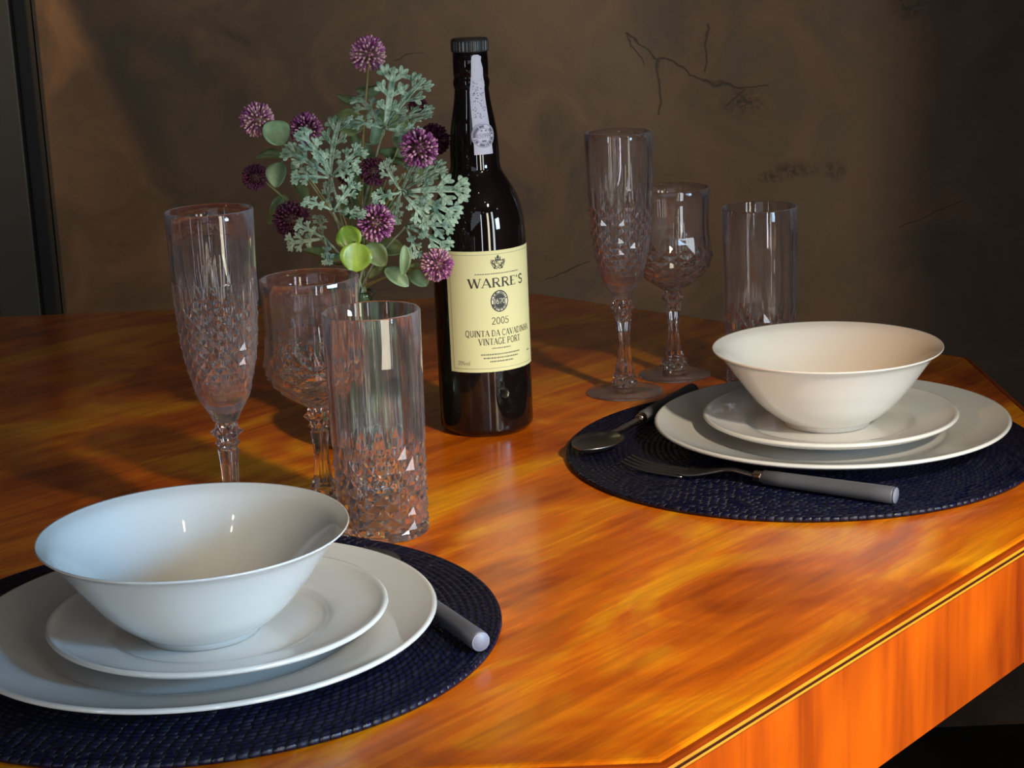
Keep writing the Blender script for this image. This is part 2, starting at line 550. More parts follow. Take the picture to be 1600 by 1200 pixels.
# unseen wall stub added on the right, only to shade that end of the back wall
tag(box('added_shade_wall', 0.80, XR, 1.30, 1.40, 0, H, 'room'), kind='structure')
tag(box('wall_front', XL - .1, XR + .1, YF - .1, YF, 0, H, 'room'), kind='structure')
dr = tag(box('door_1', DX0 + .002, DX1 - .002, WY + .045, WY + .085, 0.005, 2.095, 'doorm'), kind='structure')
tr = tag(box('trim_1', DX1, -0.630, WY - .018, WY + .06, 0, 2.1, 'trim'), kind='structure')
bevel(tr, .003)
tag(box('gap_shade_strip', -0.629, -0.606, WY - .004, WY + .06, 0, 2.1, 'gap'), kind='structure')  # black strip put in for the shadow beside the trim
# ------------------------------------------------------------------ the table
POLY = [(0.067, 0.819), (0.420, 1.225), (0.420, 1.630), (0.033, 2.021), (-0.75, 2.021), (-1.10, 1.66), (-1.10, 1.18), (-0.75, 0.821)]


def inset_poly(poly, d):
    n = len(poly)
    out = []
    for i in range(n):
        p, a, b = Vector(poly[i]), Vector(poly[i - 1]), Vector(poly[(i + 1) % n])
        e1, e2 = (p - a).normalized(), (b - p).normalized()
        n1, n2 = Vector((-e1.y, e1.x)), Vector((-e2.y, e2.x))
        k = n1 + n2
        out.append(p + k * (d / (k.dot(n1))))
    return out


def poly_shell(rows, cap_top=False, cap_bottom=False, matsrow=None):
    """rows: list of (inset, z); walls between rows"""
    V, Fc, mi = [], [], []
    n = len(POLY)
    for d, z in rows:
        V += [(p.x, p.y, z) for p in inset_poly(POLY, d)]
    for k in range(len(rows) - 1):
        for i in range(n):
            j = (i + 1) % n
            Fc.append((k * n + i, k * n + j, (k + 1) * n + j, (k + 1) * n + i))
            mi.append(matsrow[k] if matsrow else 0)
    if cap_bottom:
        Fc.append(tuple(reversed(range(n)))); mi.append(0)
    if cap_top:
        Fc.append(tuple(range((len(rows) - 1) * n, len(rows) * n))); mi.append(0)
    return V, Fc, mi


table = thing('dining_table', 'large octagonal varnished orange wooden dining table carrying both place settings', 'table', (-0.34, 1.42, 0))
OFF = Vector((0.34, -1.42, 0))


def tpart(name, V, Fc, mi, mats, smooth=False):
    V = [tuple(Vector(v) + OFF) for v in V]
    return link(name, mesh(name, V, Fc, smooth, mi), mats, table)


rows = [(0.0060, TZ - .0098), (0.0060, TZ - 0.0013), (0.0075, TZ - .0004), (0.0095, TZ)]
V, Fc, mi = poly_shell(rows, True, True)
tpart('tabletop', V, Fc, mi, ['top'])
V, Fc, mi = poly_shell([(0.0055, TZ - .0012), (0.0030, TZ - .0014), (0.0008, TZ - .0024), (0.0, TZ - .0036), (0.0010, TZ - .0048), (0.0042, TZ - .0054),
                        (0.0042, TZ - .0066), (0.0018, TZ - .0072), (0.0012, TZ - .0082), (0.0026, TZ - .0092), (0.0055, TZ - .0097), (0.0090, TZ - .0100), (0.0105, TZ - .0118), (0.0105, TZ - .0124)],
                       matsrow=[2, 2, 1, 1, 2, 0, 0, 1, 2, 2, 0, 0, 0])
Fc = [tuple(reversed(f)) for f in Fc]
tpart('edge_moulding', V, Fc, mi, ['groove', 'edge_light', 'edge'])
V, Fc, mi = poly_shell([(0.028, TZ - .093), (0.0105, TZ - .093), (0.009, TZ - .0915), (0.009, TZ - .0136), (0.011, TZ - .0124), (0.028, TZ - .0124), (0.028, TZ - .093)])
tpart('apron', V, Fc, mi, ['apron'])
Vr, Fr = revolve([(0, 0), (0.30, 0), (0.30, 0.03), (0.26, 0.05), (0.09, 0.09), (0.07, 0.2), (0.10, 0.4), (0.07, 0.58), (0.12, 0.66), (0.24, TZ - .018), (0, TZ - .018)], 32)
link('pedestal', mesh('pedestal', Vr, Fr), 'apron', table)


# ------------------------------------------------------------------ placemats
def placemat(label, x, y, rz):
    R, P = 0.1767, 0.00441
    prof = [(0, 0)]
    n = int(round(R / P))
    prof.append((R - 0.001, 0))
    pts = []
    for k in range(n, 0, -1):
        r1, r0 = k * P, (k - 1) * P
        pts.append((r1, 0.0026))
        pts.append((r1 - P * .2, 0.0037))
        pts.append((r1 - P * .5, 0.0041))
        pts.append((r1 - P * .8, 0.0037))
    pts[0] = (R, 0.0012)
    prof += pts + [(0, 0.0028)]
    V, Fc = revolve(prof, 160)
    t = thing('placemat', label, 'placemat', (x, y, TZ + .0002), rz)
    link('woven_disc', mesh('placemat', V, Fc), 'mat', t)
    # stitched rim braid
    V, Fc = [], []
    N = 300
    path = [((R + .0004) * cos(2 * pi * i / N), (R + .0004) * sin(2 * pi * i / N), 0.0021) for i in range(N + 1)]
    tube(path, [0.0021] * (N + 1), 8, V, Fc, False)
    link('rim_braid', mesh('rim_braid', V, Fc), 'mat', t)
    return t


placemat('round navy woven placemat under the left bowl and plates, nearest the camera', -0.191, 1.0156, 0.4)
placemat('round navy woven placemat under the right bowl and plates, far side of table', 0.2183, 1.3517, 1.1)
ZM = TZ + .0045


# ------------------------------------------------------------------ crockery
def plate_mesh(R, rw, hrim, th=0.0042, foot=0.55):
    """foot bottom z=0, well at ~.0058, rim top at hrim"""
    top = spline([(0, .0056), (rw * .6, .0056), (rw * .93, .0059), (rw * 1.03, .0082), (rw * 1.12, .0105), (R * .90, hrim * .82), (R - .0035, hrim - .0006)], 6)
    bot = spline([(R - .0006, hrim - .0026), (R * .9, hrim * .80 - th + .0006), (rw * 1.1, .0068), (rw * .96, .0036), (rw * .86, .0015)], 5)
    prof = [(0, .0018), (rw * .76, .0018), (rw * .78, 0), (rw * .83, 0)]
    prof += [(p.x, p.y) for p in reversed(bot)]
    prof += [(R, hrim - .0014), (R - .0009, hrim - .0002), (R - .0022, hrim)]
    prof += [(max(p.x, 0), p.y) for p in reversed(top)]
    return revolve(prof, 128)


def bowl_mesh():
    R, Ht = 0.0874, 0.0602
    out = spline([(.0335, .0030), (.040, .0065), (.052, .0165), (.0635, .0305), (.0745, .046), (.0815, .0550), (.0868, Ht - .0012)], 6)
    inn = spline([(.0862, Ht - .0002), (.0795, .0560), (.0720, .0475), (.0610, .0335), (.0490, .0205), (.036, .0118), (.018, .0082), (0, .0078)], 6)
    prof = [(0, .0022), (.0285, .0022), (.0292, 0), (.0330, 0)] + [(p.x, p.y) for p in out] + [(R, Ht - .0004), (R - .0003, Ht + .0004)] + [(max(p.x, 0), p.y) for p in inn]
    return revolve(prof, 160)


dinner = mesh('dinner_plate', *plate_mesh(0.135, 0.088, 0.0190))
salad = mesh('side_plate', *plate_mesh(0.0972, 0.060, 0.0170))
bowlm = mesh('bowl', *bowl_mesh())
for (who, d, s, b) in (('left', (-.1834, .9922), (-.1733, .9897), (-.1824, .9837)), ('right', (.2434, 1.3607), (.2431, 1.3619), (.2420, 1.3670))):
    side = 'nearer the camera' if who == 'left' else 'behind the grey-handled fork'
    o = link('dinner_plate', dinner if who == 'left' else dinner.copy(), 'porcelain' if who == 'left' else None, loc=(*d, ZM))
    tag(o, 'large white porcelain dinner plate, bottom of the %s stack, %s' % (who, side), 'plate')
    o = link('side_plate', salad if who == 'left' else salad.copy(), 'porcelain' if who == 'left' else None, loc=(*s, ZM + .0062))
    tag(o, 'small white side plate under the bowl, %s stack, %s' % (who, side), 'plate')
    o = link('bowl', bowlm if who == 'left' else bowlm.copy(), 'porcelain' if who == 'left' else None, loc=(*b, ZM + .0124))
    tag(o, ('white flared cereal bowl with bluish inside on the left plates, nearest the camera' if who == 'left' else
            'white flared cereal bowl with orange glow inside on the right plates'), 'bowl')


# ------------------------------------------------------------------ cut acrylic glassware
def lattice(rows, n, inner=None, fine=None):
    """rows (bottom->top): (z, r_hi, r_lo[, flute]) ; column i of 2n ; returns faces with outer flat, inner smooth"""
    V, Fc, S = [], [], []
    N = 2 * n
    for j, row in enumerate(rows):
        z, rh, rl = row[:3]
        fl = len(row) > 3
        for i in range(N):
            hi = (i % 2 == 0) if fl else ((i + j) % 2 == 0)
            r = rh if hi else rl
            V.append((r * cos(2 * pi * i / N), r * sin(2 * pi * i / N), z))
    for j in range(len(rows) - 1):
        for i in range(N):
            k = (i + 1) % N
            a, b, c, d = j * N + i, j * N + k, (j + 1) * N + k, (j + 1) * N + i
            if (i + j) % 2 == 0:      # a and c are apexes: split along b-d (valleys)
                Fc += [(a, b, d), (b, c, d)]
            else:
                Fc += [(a, b, c), (a, c, d)]
            S += [False, False]
    top = (len(rows) - 1) * N
    if fine:
        # scalloped flutes: fine rows (z, radius, depth), 4 columns to every lattice column
        K = 6
        NF = N * K
        prev = None
        for z, R, dep in fine:
            cur = list(range(len(V), len(V) + NF))
            for i in range(NF):
                th = 2 * pi * i / NF
                r = R - dep * abs(sin(n * th / 2 + (0 if (len(rows)) % 2 else 0)))
                V.append((r * cos(th), r * sin(th), z))
            if prev is None:
                for i in range(N):
                    a, b = top + i, top + (i + 1) % N
                    for q_ in range(K // 2):
                        Fc.append((a, cur[(i * K + q_ + 1) % NF], cur[i * K + q_])); S.append(True)
                    Fc.append((a, b, cur[(i * K + K // 2) % NF])); S.append(True)
                    for q_ in range(K // 2, K):
                        Fc.append((b, cur[(i * K + q_ + 1) % NF], cur[i * K + q_])); S.append(True)
            else:
                for i in range(NF):
                    k = (i + 1) % NF
                    Fc.append((prev[i], prev[k], cur[k], cur[i])); S.append(True)
            prev = cur
        for r, z in inner:
            if r < 1e-6:
                c = len(V)
                V.append((0, 0, z))
                for i in range(NF):
                    Fc.append((prev[i], prev[(i + 1) % NF], c)); S.append(True)
            else:
                cur = list(range(len(V), len(V) + NF))
                V += [(r * cos(2 * pi * i / NF), r * sin(2 * pi * i / NF), z) for i in range(NF)]
                for i in range(NF):
                    k = (i + 1) % NF
                    Fc.append((prev[i], prev[k], cur[k], cur[i])); S.append(True)
                prev = cur
    elif inner is None:
        Fc.append(tuple(range(top, top + N))); S.append(False)
    else:
        prev = list(range(top, top + N))
        for r, z in inner:
            if r < 1e-6:
                c = len(V)
                V.append((0, 0, z))
                for i in range(N):
                    Fc.append((prev[i], prev[(i + 1) % N], c)); S.append(True)
            else:
                cur = list(range(len(V), len(V) + N))
                V += [(r * cos(2 * pi * i / N), r * sin(2 * pi * i / N), z) for i in range(N)]
                for i in range(N):
                    k = (i + 1) % N
                    Fc.append((prev[i], prev[k], cur[k], cur[i])); S.append(True)
                prev = cur
    Fc.append(tuple(reversed(range(N)))); S.append(False)
    return V, Fc, S


def interp(tab, z):
    for (z0, r0), (z1, r1) in zip(tab, tab[1:]):
        if z <= z1:
            t = (z - z0) / (z1 - z0)
            return r0 + (r1 - r0) * t
    return tab[-1][1]


def smooth_tab(tab):
    p = spline([(a, b, 0) for a, b in tab], 6)
    return [(q.x, q.y) for q in p]


def foot_mesh(R):
    return revolve([(0, 0), (R - .0012, 0), (R, .0006), (R - .0008, .0016), (R * .75, .0022), (R * .45, .0034), (R * .3, .0052), (0, .0060)], 72)


def stem_mesh(zb, zt, rk, rs, rf, n=8):
    """foot flare at zb, knot ring at zt"""
    L = zt - zb
    rows = [(zb, rf * .92, rf * .86, 1), (zb + L * .025, rf * 1.02, rf * .88), (zb + L * .075, rf * .98, rf * .84), (zb + L * .12, rf * .86, rf * .74),
            (zb + L * .17, rf * .74, rf * .62, 1), (zb + L * .28, rs * 1.25, rs * 1.02, 1), (zb + L * .45, rs * 1.02, rs * .80, 1), (zb + L * .62, rs * 1.08, rs * .86, 1),
            (zb + L * .745, rs * 1.3, rs * 1.05, 1), (zb + L * .755, rs * 1.12, rs * .95), (zb + L * .80, rk * .80, rk * .62), (zb + L * .84, rk * .66, rk * .60),
            (zb + L * .90, rk * 1.06, rk * .72), (zb + L * .955, rk * .80, rk * .64), (zt, rk * .66, rk * .62, 1)]
    return lattice(rows, n)


def flute_glass(x, y, rz, label, proto=[None]):
    if proto[0] is None:
        t = thing('champagne_flute', label, 'glass', (x, y, TZ + .0002), rz, None)
        tab = smooth_tab([(.0842, .0085), (.0900, .0112), (.0985, .0160), (.115, .0212), (.128, .0240), (.140, .0257), (.155, .0268), (.1647, .0274), (.192, .0281), (.2267, .0290)])
        n = 16
        rows = [(.0842, .0086, .0083, 1), (.0885, .0104, .0103, 1), (.094, .0137, .0135, 1), (.1, .0170, .0167, 1), (.1055, .0190, .0188, 1)]
        z, dz = .1105, .0050
        while z < .170:
            r = interp(tab, z)
            k = min(1.0, (z - .104) / .02)
            rows.append((z, r + .0005 * k, r - .0011 * k))
            z += dz
        zl = rows[-1][0]
        rows.append((.180, interp(tab, .180) + .0002, interp(tab, .180) - .0007, 1))
        fine = [(.1815, interp(tab, .1815) + .0001, .0007)] + [(zz, interp(tab, zz) + .0001, .0003) for zz in (.19, .20, .21, .22, .2262)] + [(.2267, .0288, .0003)]
        inner = [(.0279, .2267), (.0276, .2262)] + [(interp(tab, zz) - .0019, zz) for zz in (.20, .18, .16, .14, .125, .11, .10)] + [(.0095, .0945), (.005, .0915), (0, .0905)]
        V, Fc, S = lattice(rows, n, inner, fine)
        link('bowl', mesh('flute_bowl', V, Fc, smooths=S), 'acrylic', t)
        V, Fc, S = stem_mesh(.0064, .0839, .0106, .0056, .0118)
        link('stem', mesh('flute_stem', V, Fc, smooths=S), 'acrylic', t)
        V, Fc = foot_mesh(.0335)
        link('foot', mesh('flute_foot', V, Fc), 'acrylic', t)
        proto[0] = t
        return t
    t = copy_tree(proto[0])
    t.location = (x, y, TZ + .0002)
    t.rotation_euler.z = rz
    t['label'] = label
    return t


def goblet_glass(x, y, rz, label, proto=[None]):
    if proto[0] is None:
        t = thing('wine_goblet', label, 'glass', (x, y, TZ + .0002), rz, None)
        tab = smooth_tab([(.0785, .0085), (.0810, .0125), (.0850, .0185), (.0893, .0247), (.0985, .0325), (.106, .0352), (.112, .0357), (.120, .0345), (.1306, .0328), (.1532, .0332), (.1697, .0342)])
        n = 14
        rows = [(.0785, .0086, .0083, 1), (.0812, .0128, .0124)]
        for z in (.0838, .0870, .0905, .0945, .0990, .1040, .1092, .1145):
            r = interp(tab, z)
            rows.append((z, r + .0007, r - .0010))
        rows.append((.1235, interp(tab, .1235) + .0002, interp(tab, .1235) - .0010))
        rows.append((.129, interp(tab, .129) + .0003, interp(tab, .129) - .0008, 1))
        fine = [(zz, interp(tab, zz) + .0002, .0005) for zz in (.1305, .136, .142, .148, .155, .162, .1692)] + [(.1697, .0341, .0005)]
        inner = [(.0329, .1697), (.0326, .1692)] + [(interp(tab, zz) - .0027, zz) for zz in (.153, .14, .1306, .120, .112, .105, .0985)] + [(.0225, .0915), (.014, .0858), (.007, .0842), (0, .0838)]
        V, Fc, S = lattice(rows, n, inner, fine)
        link('bowl', mesh('goblet_bowl', V, Fc, smooths=S), 'acrylic', t)
        V, Fc, S = stem_mesh(.0064, .0782, .0103, .0052, .0130)
        link('stem', mesh('goblet_stem', V, Fc, smooths=S), 'acrylic', t)
        V, Fc = foot_mesh(.0325)
        link('foot', mesh('goblet_foot', V, Fc), 'acrylic', t)
        proto[0] = t
        return t
    t = copy_tree(proto[0])
    t.location = (x, y, TZ + .0002)
    t.rotation_euler.z = rz
    t['label'] = label
    return t


def tumbler_glass(x, y, rz, label, proto=[None]):
    if proto[0] is None:
        t = thing('highball_tumbler', label, 'glass', (x, y, TZ + .0002), rz, None)
        n = 16
        R0, R1, Hh = .0310, .0328, .1540
        rf = lambda z: R0 + (R1 - R0) * z / Hh
        rows = [(0, .0303, .0303, 1), (.0010, .0312, .0312, 1), (.0040, .0312, .0312, 1), (.0046, .0300, .0300, 1)]
        z = .0070
        while z < .050:
            rows.append((z, rf(z) + .0005, rf(z) - .0017))
            z += .0052
        rows.append((.0575, rf(.0575) + .0002, rf(.0575) - .0009))
        rows.append((.066, rf(.066) + .0002, rf(.066) - .0008, 1))
        fine = [(zz, rf(zz) + .0002, .0005) for zz in (.0675, .09, .12, .1534)] + [(Hh, rf(Hh), .0005)]
        inner = [(.0315, Hh), (.0312, Hh - .0006), (.0309, .11), (.0300, .07), (.0288, .05), (.0284, .010), (.0272, .0078), (0, .0072)]
        V, Fc, S = lattice(rows, n, inner, fine)
        link('body', mesh('tumbler_body', V, Fc, smooths=S), 'acrylic', t)
        proto[0] = t
        return t
    t = copy_tree(proto[0])
    t.location = (x, y, TZ + .0002)
    t.rotation_euler.z = rz
    t['label'] = label
    return t


flute_glass(-.1933, 1.1937, .1, 'tall cut acrylic champagne flute behind the left bowl')
flute_glass(.0983, 1.5515, .25, 'tall cut acrylic champagne flute right of the bottle, foot in full view')
goblet_glass(-.1365, 1.2455, .1, 'stemmed cut acrylic wine goblet between left flute and near tumbler')
goblet_glass(.1468, 1.6065, .3, 'stemmed cut acrylic wine goblet behind and right of the right-hand flute')
tumbler_glass(-.0919, 1.1981, .08, 'tall fluted acrylic tumbler with diamond cut base, front of the near glasses')
tumbler_glass(.2206, 1.5771, .15, 'tall fluted acrylic tumbler standing behind the right bowl')



# ------------------------------------------------------------------ port bottle
BX, BY = -0.0217, 1.4591
bot = thing('wine_bottle', 'tall black glass port bottle with cream label and black cap, centre of table', 'bottle', (BX, BY, TZ + .0002))
prof_out = [(.0300, 0), (.0350, .0008), (.0377, .0045), (.0380, .010), (.0380, .05), (.0380, .12), (.0379, .155), (.0368, .172), (.0343, .1845), (.0300, .1955), (.0248, .2045), (.0212, .2105), (.0198, .2160),
            (.0196, .2250), (.0189, .2370), (.0172, .2510), (.0150, .2630), (.0136, .2745), (.0137, .2760)]
sp_ = spline(prof_out[2:], 5)
P_ = [(0, .004), (.022, .003)] + prof_out[:2] + [(p.x, p.y) for p in sp_] + [(.0137, .2765), (.0144, .2785), (.0146, .2815), (.0139, .2835), (.0134, .2850), (.0134, .3035), (0, .3035)]
link('glass_body', mesh('bottle_body', *revolve(P_, 128)), 'bottle', bot)
# capsule sleeve over the finish
link('capsule', mesh('capsule', *revolve([(.01345, .2852), (.0139, .2856), (.0140, .2950), (.0138, .3038), (.01345, .3040)], 64)), 'bottle', bot)
V, Fc, S = [], [], []
N = 120
rows = [(.0137, .3042), (.0146, .3046), ('k', .3056), ('k', .3122), (.0146, .3134), (.0138, .3146), (.0125, .3150)]
for r, z in rows:
    for i in range(N):
        rr = (.0149 if (i // 2) % 2 else .0143) if r == 'k' else r
        V.append((rr * cos(2 * pi * i / N), rr * sin(2 * pi * i / N), z))
for j in range(len(rows) - 1):
    for i in range(N):
        k = (i + 1) % N
        Fc.append((j * N + i, j * N + k, (j + 1) * N + k, (j + 1) * N + i))
Fc.append(tuple(range((len(rows) - 1) * N, len(rows) * N)))
Fc.append(tuple(reversed(range(N))))
link('cap', mesh('cap', V, Fc, False), 'cap', bot)

# --- a small serif stroke alphabet: each glyph = (advance, strokes, serifs); stroke = (points, width)
TK, TN = .17, .065


def arc(cx, cy, rx, ry, a0, a1, n=14):
    return [(cx + rx * cos(radians(a0 + (a1 - a0) * i / n)), cy + ry * sin(radians(a0 + (a1 - a0) * i / n))) for i in range(n + 1)]


G = {
    'A': (.86, [([(.06, 0), (.42, 1)], TN), ([(.40, 1), (.76, 0)], TK), ([(.19, .34), (.62, .34)], TN)], [(.06, 0), (.76, 0)]),
    'W': (1.16, [([(.08, 1), (.34, 0)], TK), ([(.34, 0), (.57, .97)], TN), ([(.55, 1), (.81, 0)], TK), ([(.81, 0), (1.06, 1)], TN)], [(.08, 1), (.57, 1), (1.06, 1)]),
    'R': (.84, [([(.17, 0), (.17, 1)], TK), ([(.17, .97)] + arc(.42, .74, .22, .23, 90, -90) + [(.17, .51)], .10), ([(.40, .51), (.72, 0)], TK)], [(.17, 0), (.17, 1), (.76, 0)]),
    'E': (.72, [([(.17, 0), (.17, 1)], TK), ([(.17, .965), (.60, .965), (.60, .80)], TN), ([(.17, .51), (.48, .51)], TN), ([(.17, .035), (.62, .035), (.62, .22)], TN)], [(.17, 0), (.17, 1)]),
    'S': (.64, [(arc(.33, .73, .20, .24, 20, 250) + arc(.31, .26, .22, .25, 70, -160), .13)], []),
    "'": (.28, [([(.12, 1), (.10, .74)], .10)], []),
    '2': (.60, [(arc(.28, .72, .20, .26, 165, -30) + [(.08, .04)], .10), ([(.08, .04), (.52, .04)], .10)], []),
    '0': (.62, [(arc(.31, .5, .22, .47, 0, 360, 24), .10)], []),
    '5': (.60, [([(.50, .96), (.16, .96), (.12, .55)], .08), ([(.12, .55)] + arc(.26, .31, .24, .29, 100, -150), .10)], []),
    '1': (.42, [([(.22, 0), (.22, 1), (.10, .86)], .11)], [(.22, 0)]),
    '6': (.60, [(arc(.31, .30, .20, .28, 0, 360, 20), .10), ([(.11, .30)] + arc(.42, .42, .31, .55, 165, 100), .09)], []),
    '7': (.58, [([(.08, .82), (.08, .96), (.52, .96), (.22, 0)], .10)], []),
    '4': (.60, [([(.42, 0), (.42, 1), (.06, .30), (.56, .30)], .08)], []),
    '8': (.60, [(arc(.30, .75, .17, .22, 0, 360, 18), .09), (arc(.30, .27, .21, .26, 0, 360, 18), .10)], []),
    '9': (.60, [(arc(.29, .70, .20, .28, 0, 360, 20), .10), ([(.49, .70)] + arc(.18, .58, .31, .55, -15, -80), .09)], []),
    'Q': (.92, [(arc(.44, .5, .34, .49, 0, 360, 24), .12), ([(.40, .12), (.60, -.10), (.84, -.20)], .09)], []),
    'O': (.90, [(arc(.44, .5, .34, .49, 0, 360, 24), .12)], []),
    'U': (.86, [([(.17, 1), (.17, .3)] + arc(.42, .30, .25, .29, 180, 360) + [(.67, 1)], .12)], [(.17, 1), (.67, 1)]),
    'I': (.40, [([(.20, 0), (.20, 1)], TK)], [(.20, 0), (.20, 1)]),
    'N': (.90, [([(.16, 0), (.16, 1)], TN), ([(.14, 1), (.72, 0)], TK), ([(.72, 0), (.72, 1)], TN)], [(.16, 0), (.13, 1), (.72, 1)]),
    'T': (.80, [([(.38, 0), (.38, 1)], TK), ([(.05, .80), (.05, .965), (.71, .965), (.71, .80)], TN)], [(.38, 0)]),
    'D': (.88, [([(.17, 0), (.17, 1)], TK), ([(.17, .965), (.34, .965)] + arc(.34, .5, .40, .465, 90, -90) + [(.17, .035)], .10)], [(.15, 0), (.15, 1)]),
    'C': (.80, [(arc(.43, .5, .34, .48, 45, 315, 20), .12), ([(.67, .70), (.67, .95)], TN)], []),
    'V': (.86, [([(.08, 1), (.42, 0)], TK), ([(.42, 0), (.74, 1)], TN)], [(.08, 1), (.74, 1)]),
    'H': (.92, [([(.17, 0), (.17, 1)], TK), ([(.72, 0), (.72, 1)], TK), ([(.17, .52), (.72, .52)], TN)], [(.17, 0), (.17, 1), (.72, 0), (.72, 1)]),
    'P': (.76, [([(.17, 0), (.17, 1)], TK), ([(.17, .97)] + arc(.40, .72, .24, .25, 90, -90) + [(.17, .47)], .10)], [(.17, 0), (.17, 1)]),
    'G': (.88, [(arc(.43, .5, .34, .48, 45, 325, 20), .12), ([(.70, .46), (.70, .10)], .12)], [(.70, .46)]),
    '%': (.85, [(arc(.20, .75, .13, .2, 0, 360, 12), .07), (arc(.63, .25, .13, .2, 0, 360, 12), .07), ([(.15, 0), (.68, 1)], .06)], []),
    'v': (.56, [([(.05, .62), (.27, 0), (.49, .62)], .09)], []),
    'o': (.60, [(arc(.29, .31, .2, .29, 0, 360, 14), .09)], []),
    'l': (.30, [([(.14, 0), (.14, 1)], .09)], []),
    ' ': (.36, [], []),
}


def stroke(pts, w, out):
    """polyline -> list of quads (2D)"""
    P = [Vector((p[0], p[1])) for p in pts]
    # subdivide long pieces so that they follow the curved glass
    Q = [P[0]]
    for a, b in zip(P, P[1:]):
        k = max(1, int((b - a).length / .5))
        Q += [a.lerp(b, (i + 1) / k) for i in range(k)]
    L = []
    for i, p in enumerate(Q):
        d = (Q[min(i + 1, len(Q) - 1)] - Q[max(i - 1, 0)])
        if d.length < 1e-9: d = Vector((1, 0))
        d.normalize()
        nn = Vector((-d.y, d.x)) * w / 2
        L.append((p + nn, p - nn))
    for (a, b), (c, d) in zip(L, L[1:]):
        out.append([tuple(a), tuple(b), tuple(d), tuple(c)])


def text_quads(s, serif=True):
    out, x = [], 0
    for ch in s:
        adv, st, se = G[ch]
        q = []
        for pts, w in st:
            stroke(pts, w, q)
        if serif:
            for sx, sy in se:
                stroke([(sx - .13, .025 if sy == 0 else .975), (sx + .13, .025 if sy == 0 else .975)], .055, q)
        out += [[(a + x, b) for a, b in f] for f in q]
        x += adv
    return out, x


def place(quads, w, s, sx, cx, cz, slope=0):
    """scale quads (height 1, width w) to height s, width sx, centred on arc position cx, base at cz"""
    return [[((a / w - .5) * sx + cx, b * s + cz) for a, b in f] for f in quads]


def wrap(quads, rfun, lift, A0):
    V, Fc = [], []
    for f in quads:
        b = len(V)
        for s_, z in f:
            r = rfun(z) + lift
            a = A0 + s_ / rfun(z)
            V.append((r * cos(a), r * sin(a), z))
        Fc.append(tuple(range(b, b + len(f))))
    return V, Fc


RB = .0380
rb = lambda z: RB
AF = radians(-90 + 21)            # label faces the camera turned 21 degrees to its right
LT, LB = .1520, .0545             # label top / bottom
LW = .0850


def rectq(x0, x1, z0, z1, nx=1):
    return [[(x0 + (x1 - x0) * i / nx, z0), (x0 + (x1 - x0) * (i + 1) / nx, z0), (x0 + (x1 - x0) * (i + 1) / nx, z1), (x0 + (x1 - x0) * i / nx, z1)] for i in range(nx)]


lab_q = rectq(-LW / 2, LW / 2, LB, LT, 60)
V, Fc = wrap(lab_q, rb, .00025, AF)
lab = link('front_label', mesh('front_label', V, Fc), 'paper', bot)
lab['label'] = 'cream paper front label with black serif lettering'


def printed(name, quads, mat, parent, lift, rfun=rb, A=AF):
    V, Fc = wrap(quads, rfun, lift, A)
    return link(name, mesh(name, V, Fc, False), mat, parent)


zpx = lambda v: LT - (v - 397) * (LT - LB) / 185.0       # photo row at the label centre -> height
bq = []
for a in ((-LW / 2 + .0030, LW / 2 - .0030, LT - .0030, LT - .00275), (-LW / 2 + .0030, LW / 2 - .0030, LB + .00275, LB + .0030)):
    bq += rectq(*a, 60)
bq += rectq(-LW / 2 + .0030, -LW / 2 + .00325, LB + .0030, LT - .0030) + rectq(LW / 2 - .00325, LW / 2 - .0030, LB + .0030, LT - .0030)
printed('label_border', bq, 'ink_soft', lab, .00036)
q, w = text_quads("WARRE'S")
CX = .0012
printed('lettering', place(q, w, .0074, .0500, CX, zpx(452.5)), 'ink', lab, .00038)
q, w = text_quads('2005')
printed('lettering', place(q, w, .0056, .0150, CX, zpx(509)), 'ink', lab, .00038)
q, w = text_quads('QUINTA DA CAVADINHA')
printed('lettering', place(q, w, .0050, .0600, CX + .001, zpx(527)), 'ink', lab, .00038)
q, w = text_quads('VINTAGE PORT')
printed('lettering', place(q, w, .0052, .0370, CX, zpx(540)), 'ink', lab, .00038)
q, w = text_quads('20%vol')
printed('lettering', place(q, w, .0034, .0110, -.0300, zpx(571)), 'ink_soft', lab, .00038)
# unreadable small print: short dashes
rng = random.Random(5)
q = []


def dashes(x0, x1, z, h=.0009):
    x = x0
    while x < x1:
        l = rng.uniform(.0006, .0018)
        q.append([(x, z), (min(x + l, x1), z), (min(x + l, x1), z + h), (x, z + h)])
        x += l + .0004


for x0_, x1_, v_, h_ in ((-.0190 + CX, .0190 + CX, 432.5, .0008), (-.0080 + CX, .0080 + CX, 546.5, .0009), (-.0170 + CX, .0170 + CX, 556, .0011),
                         (-.0150 + CX, .0150 + CX, 561.5, .0011), (-.0100 + CX, .0100 + CX, 567, .0011), (.0290, .0330, 560, .0011)):
    q = []
    dashes(x0_, x1_, zpx(v_), h_)
    printed('small_print', q, 'ink_soft', lab, .00038)
# oval 1670 medallion
zc = zpx(474)


def oval(cx, cz, rx, rz, n=40):
    K = 8
    out = []
    for j in range(K):
        f0, f1 = j / K, (j + 1) / K
        for i in range(n):
            a, b = 2 * pi * i / n, 2 * pi * (i + 1) / n
            q = [(cx + rx * f * cos(t_), cz + rz * f * sin(t_)) for f, t_ in ((f0, a), (f1, a), (f1, b), (f0, b))]
            out.append(q if j else q[1:3] + [(cx, cz)])
    return out


